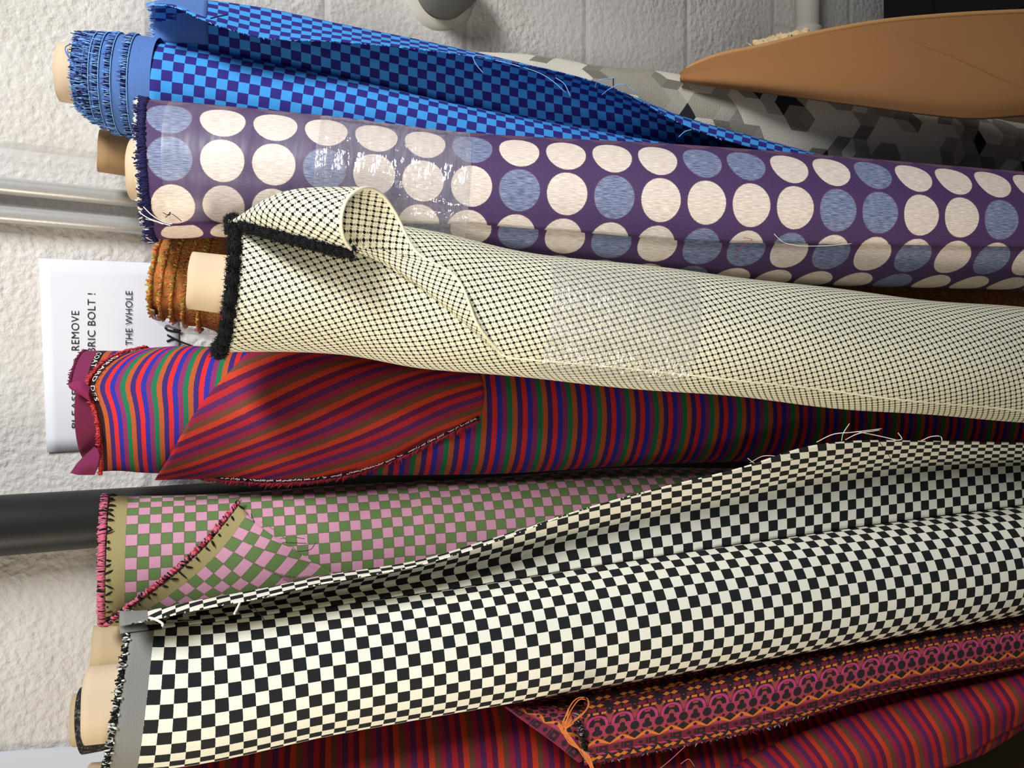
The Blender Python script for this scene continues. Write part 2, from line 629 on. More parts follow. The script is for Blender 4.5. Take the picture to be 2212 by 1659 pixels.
def geometric(name):
    g = Mat(name, 0.85)
    u, v = g.uv(); T = 0.026
    U = u / T
    v = g.math('FLOORED_MODULO', v, 0.089)
    dark, orange, pink, maroon, rust = rgb(44, 30, 36), rgb(222, 128, 48), rgb(186, 62, 110), rgb(122, 34, 58), rgb(158, 66, 66)

    def du(c): return (U - c).tri() * T
    def inb(a, b): return (v > a) & (v < b)
    def cir(uc, vc, r, su=1.0):
        x = du(uc) * su; y = v - vc
        return (x * x + y * y) < r * r
    def dia(uc, vc, r): return (du(uc) + (v - vc).abs()) < r
    c = g.mix(inb(0, 0.0055) & ((U * 2.0).fract() < 0.6), dark, maroon)
    c = g.mix(dia(0.33, 0.0094, 0.0043) | dia(0.58, 0.0106, 0.0043), c, orange)
    c = g.mix(inb(0.006, 0.0148) & (du(0.95) < (0.0148 - v) * 0.42), c, orange)
    c = g.mix(inb(0.0153, 0.0192) & ((U * 2.0 + (v - 0.017) * 70).fract() < 0.62), c, pink)
    b4 = inb(0.0198, 0.0308)
    dv = (v - 0.0253).abs()
    c = g.mix(b4, c, maroon)
    c = g.mix((dia(0.25, 0.0253, 0.0034)) | (b4 & (du(0.75).max(dv) < 0.0047)) | (b4 & ((du(0.5) * 1.6 + dv * 0.3) < 0.0022)), c, dark)
    c = g.mix(du(0.75).max(dv) < 0.0017, c, maroon)
    b5 = inb(0.0308, 0.043)
    z = (v - 0.0338 - du(0.5) * 0.35).abs() < 0.0018
    z2 = (v - 0.0385 + du(0.5) * 0.45).abs() < 0.0020
    c = g.mix(b5, c, rust)
    c = g.mix(b5 & z, c, pink); c = g.mix(b5 & z2, c, orange)
    c = g.mix(b5 & ((du(0.0) * 0.8 + (v - 0.0375).abs()) < 0.0052) | dia(0.5, 0.0365, 0.0026) | dia(0.3, 0.0408, 0.0022) | dia(0.7, 0.0408, 0.0022), c, dark)
    b6 = inb(0.043, 0.0528)
    c = g.mix(b6, c, rgb(166, 60, 86))
    c = g.mix(cir(0.0, 0.0478, 0.0044, 0.9) | cir(0.40, 0.0465, 0.0027) | cir(0.60, 0.0465, 0.0027) | cir(0.5, 0.0505, 0.0027) | (b6 & (du(0.5) < 0.0011)), c, dark)
    b7 = inb(0.0528, 0.0658)
    x = du(0.5); y = v - 0.0528
    r = g.math('SQRT', x * x + y * y)
    c = g.mix(b7 & (du(0.0) < (v - 0.0528) * 0.4), c, rust)
    c = g.mix(b7 & ((r - 0.0100).abs() < 0.0016), c, pink)
    c = g.mix(b7 & ((r < 0.0034) | ((x - 0.0) < 0.0030) & ((y - 0.0065).abs() < 0.0012)), c, rust)
    c = g.mix(inb(0.066, 0.070) & ((U * 3.0).fract() < 0.7), c, orange)
    c = g.mix(dia(0.0, 0.068, 0.0042), c, dark)
    c = g.mix(inb(0.0712, 0.0785), c, maroon)
    c = g.mix(inb(0.0712, 0.0785) & ((du(0.0) < 0.0036) | (du(0.5) < 0.0012)), c, dark)
    c = g.mix(dia(0.0, 0.0748, 0.0015), c, rust)
    c = g.mix(dia(0.30, 0.0838, 0.0042) | dia(0.62, 0.0838, 0.0042), c, orange)
    return g.weave(c, 0.12, 800, 800)


def chenille(name):
    g = Mat(name, 0.95)
    p = g.pos()
    a = g.noise(p, 160, 3, 0.7); b = g.noise(p, 420, 2)
    c = g.ramp(a, [(0.30, rgb(112, 76, 34)), (0.45, rgb(182, 120, 58)), (0.52, rgb(188, 98, 58)), (0.60, rgb(160, 136, 62)), (0.70, rgb(198, 146, 80))], False)
    g.bump(b, 0.9, 0.004)
    return g.color(g.scale(c, 0.7 + b * 0.6)).m


def kraft(name, c, amt=0.10):
    g = Mat(name, 0.8)
    p = g.pos()
    a = g.noise(p, 25, 4); b = g.noise(p, 700, 1)
    g.bump(a, 0.08, 0.002)
    return g.color(g.scale(c, 1 - amt + a * amt * 1.4 + b * amt * 0.6)).m


def film(name, tint=0.10, scale=90, rough=0.12, gloss=0.055):
    """clear plastic tape: mostly clear, wrinkled gloss"""
    g = Mat(name, rough, spec=0.6)
    u, v = g.uv()
    g.bs.inputs['Base Color'].default_value = (0.86, 0.85, 0.90, 1)
    tr = g.n.new('ShaderNodeBsdfTransparent'); mx = g.n.new('ShaderNodeMixShader'); out = g.n['Material Output']
    nz = g.noise(g.comb(u * scale * 1.6, v * scale * 0.35), 1.0, 3, 0.6)
    n2 = g.noise(g.comb(u * scale * 0.5, v * scale * 0.5), 1.0, 3, 0.6)
    g.bump(nz * 0.7 + n2, 0.55, 0.006)
    g.put(mx.inputs[0], g.fac(nz, [(0.45, tint), (0.75, tint + 0.10)]))
    g.l.new(tr.outputs[0], mx.inputs[1]); g.l.new(g.bs.outputs[0], mx.inputs[2])
    gl = g.n.new('ShaderNodeBsdfGlossy'); gl.inputs['Roughness'].default_value = rough
    g.l.new(g.bs.inputs['Normal'].links[0].from_socket, gl.inputs['Normal'])
    m2 = g.n.new('ShaderNodeMixShader'); m2.inputs[0].default_value = gloss
    g.l.new(mx.outputs[0], m2.inputs[1]); g.l.new(gl.outputs[0], m2.inputs[2])
    g.l.new(m2.outputs[0], out.inputs['Surface'])
    return g.m


M = {}
M['kraft'] = kraft('kraft_core', rgb(208, 186, 156)); M['kraft_dark'] = kraft('brown_core', rgb(166, 134, 96)); M['kraft_grey'] = kraft('drab_core', rgb(186, 166, 132))
M['cardboard'] = kraft('cardboard', rgb(158, 110, 66), 0.07); M['torn'] = plain('torn_cardboard', rgb(222, 196, 152), 0.95, 0.2, 200)
M['black'] = plain('black_yarn', rgb(20, 20, 22), 0.95, 0.2, 300); M['white'] = plain('white_yarn', rgb(232, 230, 218), 0.9)
M['navy'] = plain('navy_yarn', rgb(34, 32, 78), 0.9, 0.2, 300); M['steel_blue'] = plain('blue_yarn', rgb(86, 122, 190), 0.9, 0.15, 300)
M['light_blue'] = plain('light_blue_yarn', rgb(130, 180, 232), 0.9, 0.15, 300)
M['pink'] = plain('pink_yarn', rgb(206, 108, 132), 0.9, 0.15, 300); M['red'] = plain('red_yarn', rgb(170, 44, 56), 0.95, 0.2, 300)
M['maroon'] = plain('maroon_cloth', rgb(104, 30, 58), 0.95, 0.2, 400); M['orange'] = plain('orange_yarn', rgb(206, 120, 62), 0.8, 0.15, 300)
M['grey'] = plain('grey_yarn', rgb(150, 150, 146), 0.9)
M['paper'] = plain('paper', rgb(226, 227, 234), 0.75, 0.015, 30); M['ink'] = plain('black_ink', rgb(34, 34, 40), 0.7, 0.0)
M['pvc'] = plain('black_pipe', rgb(34, 34, 35), 0.45, 0.15, 30); M['blackbox'] = plain('black_plastic', rgb(16, 16, 15), 0.8, 0.1, 60)
M['wallpaint'] = plain('white_pipe_paint', rgb(206, 200, 186), 0.6, 0.04, 20); M['greymetal'] = plain('grey_painted_metal', rgb(120, 120, 112), 0.55, 0.06, 30)


def conduit_mat():
    g = Mat('galvanised_steel', 0.36)
    nz = g.noise(g.pos(), 260, 3)
    g.bs.inputs['Metallic'].default_value = 0.45
    g.color(g.scale(rgb(196, 196, 192), 0.88 + nz * 0.2)); g.bump(nz, 0.12, 0.0008)
    return g.m


M['conduit'] = conduit_mat()

# ------------------------------------------------------------------ the room
COURSE, BLOCK = 0.2003, 0.376


def wall_mat():
    g = Mat('painted_block', 0.6, spec=0.35)
    x, y, z = g.xyz(g.pos())
    zr = (z - 0.753) / COURSE
    row = zr.floor()
    xr = (x + 0.319) / BLOCK + (row - 3.0).mod2() * 0.5 - 0.5
    jz = zr.tri() * COURSE; jx = xr.tri() * BLOCK
    p = g.pos()
    n1 = g.noise(p, 125, 2, 0.5); n2 = g.noise(p, 62, 2, 0.5); pit = g.voronoi(p, 70)
    rid = g.fac(n1, [(0.32, 0), (0.66, 1)])
    pits = g.fac(pit, [(0.05, 0.0), (0.28, 1.0)])
    patch = g.fac(g.noise(p, 5, 2), [(0.40, 0.45), (0.58, 1.0)])
    groove = g.fac(jz.min(jx), [(0.0, 0.0), (0.002, 0.1), (0.0065, 1.0)])
    tone = g.noise(p, 7, 3)
    c = g.mix(g.fac(tone, [(0.35, 0), (0.65, 1)]), rgb(206, 201, 193), rgb(216, 212, 206))
    c = g.scale(c, 0.93 + 0.07 * groove)
    g.bump((rid * 0.6 + n2 * 0.6 + pits * 0.25) * (patch * groove * 0.8 + 0.2) + groove * 0.35, 0.6, 0.0032)
    return g.color(c).m


wall = struct(box('wall_back', (-2.6, WALL_Y, 0), (2.6, WALL_Y + 0.12, 2.9), wall_mat()))
gf = Mat('dark_floor', 0.6)
gf.color(gf.scale(rgb(92, 72, 52), 0.7 + gf.noise(gf.pos(), 9, 4) * 0.6))
floor = struct(box('floor', (-2.6, -2.6, -0.1), (2.6, WALL_Y, 0), gf.m))


def pipe_between(name, a, b, r, mat, parent=None, n=28, rings=8):
    a = np.array(a, float); b = np.array(b, float)
    v, f = ribbon_tube(np.linspace(a, b, rings), r, n)
    return mk(name, v, f, mat, parent)


def x_at(px, py, off):
    return PW(px, py, off)[0]


# two steel conduits standing on the wall (they run up out of the picture and down behind the bolts)
for y0, y1, lab in ((397, 428, 'thin galvanised steel conduit up the block wall, on the side of the blue checked bolt'),
                    (456, 489, 'thin galvanised steel conduit up the block wall, on the side of the white paper sign')):
    xa = x_at(0, y0, 0.02); xb = x_at(290, y1, 0.02); xm = (xa + xb) / 2
    r = 0.0088
    t = thing('steel_conduit', lab, 'pipe', (xm, WALL_Y - r - 0.001, 0.0), 'steel conduits on the wall')
    pipe_between('tube', (xm, WALL_Y - r - 0.004, 0.0), (xm, WALL_Y - r - 0.004, 2.6), r, M['conduit'], t)
    for zz in (0.55, 2.1):
        box('clip', (xm - 0.022, WALL_Y - 0.004, zz), (xm + 0.022, WALL_Y, zz + 0.018), M['conduit'], t)

xm = (x_at(0, 1136, 0.03) + x_at(205, 1118, 0.03)) / 2
t = thing('drain_pipe', 'wide matt black pipe running straight up the wall behind the pink and green bolt', 'pipe', (xm, WALL_Y - 0.034, 0))
pipe_between('tube', (xm, WALL_Y - 0.0325, 0.0), (xm, WALL_Y - 0.0325, 2.6), 0.0305, M['pvc'], t, 40)
box('strap', (xm - 0.05, WALL_Y - 0.003, 1.9), (xm + 0.05, WALL_Y, 1.93), M['pvc'], t)

# grey rounded pipe stub sticking out of the wall at the picture's upper edge
c = PW(948, -18, 0.0); t = thing('pipe_stub', 'grey painted rounded pipe end sticking out of the block wall', 'pipe', c)
prof = [(0.0, -0.071), (0.018, -0.0705), (0.031, -0.066), (0.0375, -0.056), (0.0395, -0.042), (0.0395, 0.0), (0.041, 0.002)]
v = []; n = 40
for r, yy in prof:
    for k in range(n):
        a = 2 * PI * k / n; v.append((c[0] + r * math.cos(a), c[1] + yy, c[2] + r * math.sin(a)))
mk('cap', v, grid_faces(len(prof), n, True), M['greymetal'], t)
prof = [(0.0395, -0.006), (0.047, -0.005), (0.052, -0.001), (0.053, 0.0)]
v = []
for r, yy in prof:
    for k in range(n):
        a = 2 * PI * k / n; v.append((c[0] + r * math.cos(a) * (1 + 0.05 * math.sin(3 * a)), c[1] + yy, c[2] + r * math.sin(a)))
mk('plaster_collar', v, grid_faces(len(prof), n, True), M['wallpaint'], t)

# white painted pipe low on the wall
zp = PW(1745, 40, 0.024)[2]; xp = x_at(1745, 78, 0.024)
t = thing('water_pipe', 'white painted pipe running level along the bottom of the block wall', 'pipe', (xp, WALL_Y, zp))
pipe_between('tube', (xp - 0.12, WALL_Y - 0.024, zp), (2.3, WALL_Y - 0.024, zp), 0.0205, M['wallpaint'], t)
pipe_between('coupling', (xp - 0.02, WALL_Y - 0.024, zp), (xp + 0.012, WALL_Y - 0.024, zp), 0.0235, M['wallpaint'], t)

# black box behind the cardboard
_d = 1.0 / (cp - sp * (1912 - CX) / F); zt = P(1912, 20, _d)[2]; x0 = P(1912, 120, _d)[0]
t = thing('storage_box', 'low black box lying on the floor against the wall behind the cardboard', 'box', (x0 + 0.4, 0.85, 0))
box('body', (x0, 0.66, 0.001), (x0 + 0.8, 1.0, zt - 0.004), M['blackbox'], t)
box('lid', (x0 - 0.003, 0.657, zt - 0.03), (x0 + 0.803, 1.003, zt - 0.002), M['blackbox'], t)
box('lid_rim', (x0 - 0.003, 0.905, zt - 0.003), (x0 + 0.803, 1.003, zt), M['blackbox'], t)


# ------------------------------------------------------------------ paper signs on the wall
def text_verts(body, size):
    cu = bpy.data.curves.new('lettering', 'FONT'); cu.body = body; cu.size = size; cu.align_x = 'LEFT'
    cu.resolution_u = 4; cu.space_character = 1.1
    o = bpy.data.objects.new('lettering', cu); col.objects.link(o)
    dg = bpy.context.evaluated_depsgraph_get(); dg.update()
    me = bpy.data.meshes.new_from_object(o.evaluated_get(dg))
    v = np.array([x.co[:] for x in me.vertices]); f = [tuple(p.vertices) for p in me.polygons]
    bpy.data.objects.remove(o); bpy.data.curves.remove(cu); bpy.data.meshes.remove(me)
    return v, f


def wall_text(body, y_start, y_end, px_base, px_top, parent, yoff, tilt=0.0):
    """lettering flat on the sign: starts at image height y_start, runs up to y_end; base line at px_base"""
    a = PW(px_base, y_start, yoff); b = PW(px_base, y_end, yoff); top = PW(px_top, y_start, yoff)
    v, f = text_verts(body, 1.0)
    lo, hi = v[:, :2].min(0), v[:, :2].max(0)
    q = (v[:, :2] - lo) / (hi - lo)
    out = [(a[0] + (b[0] - a[0]) * x, WALL_Y - yoff, a[2] + (top[2] - a[2]) * y + tilt * x) for x, y in q]
    return mk('lettering', out, f, M['ink'], parent, smooth=False)


def paper_sheet(name, corners, label, mat, off=0.004, curl=0.0):
    """corners: image points tl, bl, br, tr on the wall"""
    q = [PW(px, py, off) for px, py in corners]
    n = 14; V = []
    for i in range(n):
        for j in range(n):
            u, v = i / (n - 1), j / (n - 1)
            p = (1 - u) * ((1 - v) * q[0] + v * q[1]) + u * ((1 - v) * q[3] + v * q[2])
            p = p.copy(); p[1] -= curl * (u ** 2) * 0.5 + 0.0006 * math.sin(5 * u + 3 * v)
            V.append(p)
    return V, grid_faces(n, n)


t = thing('paper_sign', 'white paper sign with black printed capitals taped to the block wall', 'sign', PW(220, 770, 0.002))
V, f = paper_sheet('sheet', [(84, 558), (101, 977), (395, 962), (380, 570)], '', M['paper'], 0.003)
solid(mk('sheet', V, f, M['paper'], t), 0.0003)
wall_text('PLEASE', 924, 842, 167.5, 154.5, t, 0.0041)
wall_text('REMOVE', 757, 672, 171, 154, t, 0.0041)
wall_text('FABRIC BOLT !', 789, 634, 206, 189, t, 0.0041)
wall_text('THE WHOLE', 746, 629, 286, 271, t, 0.0041)
# hand-written marker letters
mb = MB()
for s in ([(360, 737), (377, 732), (388, 737)], [(361, 723), (376, 731), (390, 738), (417, 748)],
          [(388, 716), (374, 715), (357, 709), (360, 703), (374, 708), (391, 714)], [(376, 716), (375, 707)]):
    pts = cr_curve(np.array([PW(a, b, 0.0042) for a, b in s]), 20)
    vv, ff = ribbon_tube(pts, 0.0010, 6); mb.add(vv, ff)
mb.build('marker_lettering', M['ink'], t)

V, f = paper_sheet('sheet', [(-70, 1628), (-60, 1800), (330, 1790), (330, 1600)], '', M['paper'], 0.003)
t = thing('paper_notice', 'blank pale sheet on the wall beside the dark tweed bolt', 'paper', PW(120, 1700, 0.002))
solid(mk('sheet', V, f, plain('grey_white_paper', rgb(205, 208, 214), 0.7, 0.02, 30), t), 0.0004)


# ------------------------------------------------------------------ the bolts of cloth
TH = np.linspace
GROUP = 'bolts of cloth leaning on the wall'


def bolt(ax, name, label):
    return thing(name, label, 'fabric bolt', ax.foot, GROUP)


# ---- black and white checked bolt
DEP_BW = (0.72, 300, 0.97, 2212)
BW = Axis([(255, 1328, 1652), (330, 1330, 1650), (740, 1296, 1575), (1472, 1186, 1448), (2212, 1088, 1321)], DEP_BW)
m_bw = checker('black_white_check', rgb(26, 28, 30), rgb(240, 238, 222), 0.0107, 0.0215, rgb(142, 142, 138))
t = bolt(BW, 'fabric_bolt', 'black and white checked bolt on a pale cardboard core')
o_bw = bowed(BW, 24)
tube(BW, 'rolled_cloth', m_bw, t, 256, nu=150, off=o_bw, fade=0.4)
core_tube('cardboard_core', [(190, 1442, 1605), (350, 1427, 1588)], DEP_BW, M['kraft'], t, 350)
ths = TH(-1.9, 1.9, 190)
p, d, e = edge_frame(BW, 256, ths, 0.0, o_bw)
tufts('cut_edge', p, d, e, [M['black'], M['white'], M['grey']], t, 3, 0.0030, 0.00075, 0.6, wts=[0.66, 0.18, 0.16], tip=0.8)
p, d, e = edge_frame(BW, 261, ths[::9], 0.0004, o_bw)
tufts('white_stitch', p, d, e, [M['white']], t, 1, 0.0026, 0.0009, 0.3)


def bw_s(px, y, dd=0.0):
    """a point just off the roll front"""
    th = BW.th_of(px, y); return BW.at(BW.s_of(px), th, dd)


def dpt(px, y, d):
    return P(px, y, d)


def dax(dep, px):
    return float(inv_d(px, *dep))


# the loose end: leaves the roll along its upper side, stands up and curls back
rows = []
for px, ys, yb_, yt, ye, db, dt, de in (
        (258, 1372, 1345, 1322, 1352, -.030, -.045, -.066), (330, 1362, 1332, 1318, 1338, -.012, -.040, -.064), (420, 1352, 1318, 1299, 1318, .000, -.034, -.062),
        (560, 1334, 1296, 1274, 1292, .010, -.028, -.060), (690, 1316, 1274, 1247, 1262, .012, -.026, -.058), (900, 1286, 1240, 1212, 1222, .012, -.022, -.050),
        (1060, 1262, 1206, 1166, 1173, .008, -.026, -.050), (1230, 1234, 1164, 1112, 1110, .000, -.036, -.052), (1420, 1204, 1112, 1062, 1056, -.008, -.046, -.056),
        (1600, 1176, 1072, 1022, 1011, -.010, -.058, -.068), (1740, 1156, 1040, 984, 966, -.010, -.068, -.076), (1830, 1143, 1026, 972, 954, -.006, -.066, -.078),
        (2000, 1120, 1010, 968, 953, .004, -.050, -.070), (2212, 1092, 1004, 972, 957, .010, -.040, -.060), (2330, 1075, 1000, 976, 960, .012, -.036, -.055)):
    dm = dax(DEP_BW, px)
    s0 = BW.at(BW.s_of(px), BW.th_of(px, ys), 0.0015)
    rows.append([s0, P(px, yb_ + 10, dm + db), P(px, (yb_ + yt) / 2, dm + (db + dt) / 2 - .004), P(px, yt, dm + dt), P(px, ye, dm + de)])


def uv_bw(G, du, dv):
    nu, nv = dv.shape
    q = np.array([np.interp(i, np.arange(nu), du) for i in range(nu)])
    return np.stack((np.repeat(q[:, None], nv, 1), dv - 0.04), -1)


fl, Gbw = sheet('loose_end', rows, m_bw, t, 150, 40, 0.0012, world=True, uv=uv_bw)
E = Gbw[:, -1]
i0 = np.arange(0, 92, 1)
outw = E - Gbw[:, -4]; outw /= np.linalg.norm(outw, axis=1)[:, None] + 1e-9
tufts('frayed_edge', E[2:75], outw[2:75], outw[2:75] * 0, [M['white'], M['black']], t, 1, 0.0016, 0.0006, 0.8, wts=[0.75, 0.25])
De = dax(DEP_BW, 1800) - .085
threads('loose_thread', [
    [(1620, 1000, De + .01), (1650, 985, De), (1690, 988, De), (1712, 992, De)], [(1764, 955, De), (1800, 938, De - .01), (1840, 934, De - .01), (1905, 926, De)],
    [(1826, 950, De), (1850, 938, De - .01), (1900, 929, De)], [(1835, 915, De - .01), (1822, 935, De - .01), (1818, 952, De)],
    [(1850, 932, De - .01), (1900, 942, De), (1935, 950, De)], [(1940, 935, De), (1948, 948, De), (1930, 952, De)],
    [(1990, 952, De), (2012, 943, De), (2033, 944, De), (2035, 952, De)], [(1615, 990, De), (1632, 1003, De)]], 0.00042, M['white'], t)
threads('dark_thread', [[(1900, 955, De), (1918, 980, De), (1930, 1003, De)], [(1655, 1000, De), (1666, 1022, De)], [(540, 1305, .64), (560, 1325, .645), (575, 1345, .645)]], 0.00035, M['black'], t)
threads('white_yarn_end', [[(322, 1334, .655), (336, 1338, .65), (352, 1350, .645), (350, 1352, .644)], [(518, 1302, .66), (512, 1315, .655), (506, 1326, .65)]], 0.0010, M['white'], t)

# ---- pink and green checked bolt
DEP_PK = (0.81, 240, 1.10, 2212)
PK = Axis([(222, 1072, 1345), (500, 1064, 1318), (740, 1050, 1290), (948, 1037, 1268), (1480, 1010, 1232), (2212, 1012, 1150)], DEP_PK)
pk_a, pk_b = rgb(202, 146, 168), rgb(96, 122, 70)
m_pk = checker('pink_green_check', pk_a, pk_b, 0.0103, 0.0190, rgb(166, 154, 104), rgb(74, 60, 48))
t = bolt(PK, 'fabric_bolt', 'pink and green checked bolt with a folded back corner')


o_pk = bowed(PK, 20)


def wr(s, th):
    return 0.0012 * np.exp(-((s - 0.30) / 0.03) ** 2) * np.sin((s - 0.29) * 160 + th) + 0.0010 * np.sin(s * 21 + 2 * th)


tube(PK, 'rolled_cloth', m_pk, t, 228, nu=150, bump=wr, off=o_pk, fade=0.3)
ths = TH(-1.7, 1.75, 150)
p, d, e = edge_frame(PK, 229, ths, 0.0, o_pk)
tufts('overlocked_edge', p, d, e, [M['pink'], M['black']], t, 4, 0.0042, 0.0010, 0.18, wts=[0.74, 0.26], lenj=0.15, tip=0.8)
p, d, e = edge_frame(PK, 238, ths[2::5], 0.0004, o_pk)
tufts('dark_stitch', p, -d, e, [M['black']], t, 1, 0.0040, 0.0010, 0.5)


def onroll(ax, px, y, dd):
    return ax.at(ax.s_of(px), ax.th_of(px, y), dd)


A_ = [(523, 1103), (455, 1178), (380, 1242), (300, 1300), (246, 1340)]
B_ = [(545, 1128), (500, 1200), (440, 1255), (360, 1318), (300, 1345)]
C_ = [(590, 1160), (560, 1230), (520, 1280), (460, 1325), (420, 1345)]
D_ = [(740, 1250), (735, 1275), (720, 1300), (700, 1320), (690, 1335)]
lift = (.010, .009, .0075, .006, .0045)
rows = [[onroll(PK, *q, l) for q, l in zip(r, lift)] for r in (A_, B_, C_)] + [[onroll(PK, *q, .0062) for q in D_]]


def uv_plane(ax, fold, band=0.0):
    """flat cloth coordinates measured from the first row inwards"""
    def f(G, du, dv):
        tq = np.gradient(G, axis=1); tq /= np.linalg.norm(tq, axis=2)[..., None]
        sg = np.diff(G, axis=0); tm = (tq[1:] + tq[:-1]) / 2
        al = (sg * tm).sum(-1); pr = np.linalg.norm(sg - al[..., None] * tm, axis=-1)
        z = np.zeros((1, G.shape[1]))
        u = np.concatenate((z, np.cumsum(pr, axis=0))); v = dv[0][None] + np.concatenate((z, np.cumsum(al, axis=0)))
        return np.stack((u + band, v), -1)
    return f


sh, Gp = sheet('folded_corner', rows, m_pk, t, 40, 40, 0.0012, world=True, uv=uv_plane(PK, None, 0.005))
E = Gp[0]; inw = E - Gp[4]; inw /= np.linalg.norm(inw, axis=1)[:, None]
nn = CAM - E; nn /= np.linalg.norm(nn, axis=1)[:, None]
k = np.linspace(0, len(E) - 1, 110); Ed = np.stack([np.interp(k, np.arange(len(E)), E[:, c]) for c in range(3)], -1)
Id = np.stack([np.interp(k, np.arange(len(E)), inw[:, c]) for c in range(3)], -1); Nd = np.stack([np.interp(k, np.arange(len(E)), nn[:, c]) for c in range(3)], -1)
tufts('overlocked_edge', Ed, Id, Nd, [M['pink'], M['black'], M['red']], t, 4, 0.0032, 0.0010, 0.3, wts=[0.45, 0.3, 0.25], lenj=0.2, tip=0.8)
tufts('dark_stitch', Ed[2::6] - Id[2::6] * 0.004 + Nd[2::6] * 0.001, -Id[2::6], Nd[2::6], [M['black']], t, 1, 0.0036, 0.0010, 0.5)
threads('dark_thread', [[(612, 1172, .735), (640, 1173, .73), (662, 1174, .735)], [(682, 1172, .735), (672, 1186, .73), (640, 1192, .735)],
                        [(542, 1110, .735), (550, 1128, .73)], [(1216, 1120, .80), (1222, 1110, .80)]], 0.0003, M['black'], t)
threads('green_thread', [[(605, 1164, .735), (630, 1160, .73), (658, 1164, .735)], [(565, 1128, .735), (600, 1150, .73), (650, 1200, .735)]], 0.00035, plain('green_yarn', pk_b), t)

# ---- cream and black tweed bolt
DEP_CR = (0.69, 480, 0.87, 2212)
CR = Axis([(478, 478, 762), (740, 484, 770), (920, 508, 795), (1100, 543, 812), (1300, 572, 833), (1472, 594, 850), (2212, 675, 914)], DEP_CR)
m_cr = tweed('cream_black_tweed', rgb(238, 234, 208), rgb(24, 22, 20), rgb(98, 92, 78))
m_crs = plain('cream_selvedge', rgb(236, 230, 202), 0.95, 0.1, 300)
t = bolt(CR, 'fabric_bolt', 'cream and black tweed bolt with a black fringe and a turned back corner')


def lump(s, th):
    return 0.0012 * np.sin(s * 17 + 0.6) * np.cos(th + 1.2) + 0.0009 * np.sin(s * 31 + 2 * th)


o_cr = bowed(CR, 26, -16)
tube(CR, 'rolled_cloth', m_cr, t, 490, nu=150, bump=lump, off=o_cr, fade=0.4)
core_tube('cardboard_core', [(412, 543, 668), (570, 560, 690)], DEP_CR, M['kraft'], t, 570)
# the outer layer: its cut edge lies along the roll, further up it is peeled back
_s = CR.s_of(np.array([500, 620, 790, 950, 1080, 1250, 1472, 1800, 2212, 2320]))
_t = np.array([CR.th_of(500, 486), CR.th_of(620, 510), CR.th_of(790, 562), CR.th_of(950, 660), CR.th_of(1075, 764), CR.th_of(1250, 784), CR.th_of(1472, 806), CR.th_of(1800, 846), CR.th_of(2212, 890), CR.th_of(2300, 900)])
seam = lambda s: np.interp(s, _s, _t)
tube(CR, 'outer_layer', m_cr, t, 500, th0=-2.6, th1=seam, dr=0.0022, nu=150, nv=60, thick=0.0016, bump=lump, v0=0.0013)
q = np.linspace(_s[4] - 0.004, CR.end - 0.01, 160); thq = seam(q)
pts = CR.at(q, thq, 0.0030 + lump(q - CR.s_of(500), thq) + 0.0003 * np.sin(q * 900))
vv, ff = ribbon_tube(pts, 0.0009, 7); mk('cut_edge', vv, ff, m_crs, t)
# turned-back corner, a cone of cloth opening away from the fringe
fr = 0.645
apex = (507, 474)
rim = [((765, 548), (636, 516), -.040), ((741, 510), (620, 484), -.052), ((737, 470), (610, 452), -.058), ((752, 428), (615, 426), -.054),
       ((788, 406), (625, 414), -.044), ((822, 418), (660, 424), -.030), ((852, 458), (690, 470), -.020), ((900, 545), (720, 520), -.012),
       ((950, 612), (745, 540), -.008), ((1008, 696), (770, 556), -.005), ((1076, 764), (800, 572), -.0035)]
rows = []
for (rx, ry), (mx_, my), off in rim:
    rx_d = dax(DEP_CR, rx) - 0.054
    rows.append([onroll(CR, *(apex[0], max(apex[1], 490)), 0.004), P(mx_, my, (dax(DEP_CR, mx_) - 0.052) + off * 0.62 - 0.002), P(rx, ry, rx_d + off + (0.0 if ry < 700 else 0.004))])
rows[-1] = [rows[-1][0], onroll(CR, 790, 563, 0.006), onroll(CR, 1076, 764, 0.004)]
rows[-2] = [rows[-2][0], onroll(CR, 768, 552, 0.010), onroll(CR, 1010, 698, 0.008)]
rows[-3] = [rows[-3][0], onroll(CR, 745, 540, 0.014), onroll(CR, 952, 614, 0.016)]


def uv_cone(G, du, dv):
    nu, nv = dv.shape
    ang = np.zeros(nu)
    for i in range(1, nu):
        a = G[i - 1, -1] - G[i - 1, 0]; b = G[i, -1] - G[i, 0]
        ang[i] = ang[i - 1] + math.acos(min(1, a @ b / np.linalg.norm(a) / np.linalg.norm(b)))
    return np.stack((dv * np.cos(ang)[:, None], dv * np.sin(ang)[:, None]), -1)


sh, Gc = sheet('turned_back_corner', rows, m_cr, t, 90, 50, 0.0020, world=True, uv=uv_cone)
vv, ff = ribbon_tube(Gc[:, -1], 0.0015, 7); mk('cut_edge', vv, ff, m_crs, t)


def fringe(name, pts, r, parent, nh=900, L=0.0032):
    mb = MB(); pts = cr_curve(pts, 120)
    rr = r * (1 + 0.16 * np.sin(np.arange(120) * 0.9) + rng.normal(0, 0.06, 120))
    v, f = ribbon_tube(pts, rr, 9); mb.add(v, f)
    tg = np.gradient(pts, axis=0); tg /= np.linalg.norm(tg, axis=1)[:, None]
    for _ in range(nh):
        i = int(rng.integers(0, 120)); dd = rng.normal(0, 1, 3); dd -= (dd @ tg[i]) * tg[i] * 0.8; dd /= np.linalg.norm(dd)
        b = pts[i] + dd * r * 0.8 + tg[i] * rng.normal(0, 0.0012)
        v, f = ribbon_tube(np.array((b, b + dd * L * 0.5 + tg[i] * rng.normal(0, .0006), b + dd * L * abs(rng.normal(0.8, .3)) + tg[i] * rng.normal(0, .0014))), [.0004, .00035, .00015], 3)
        mb.add(v, f)
    return mb.build(name, M['black'], parent)


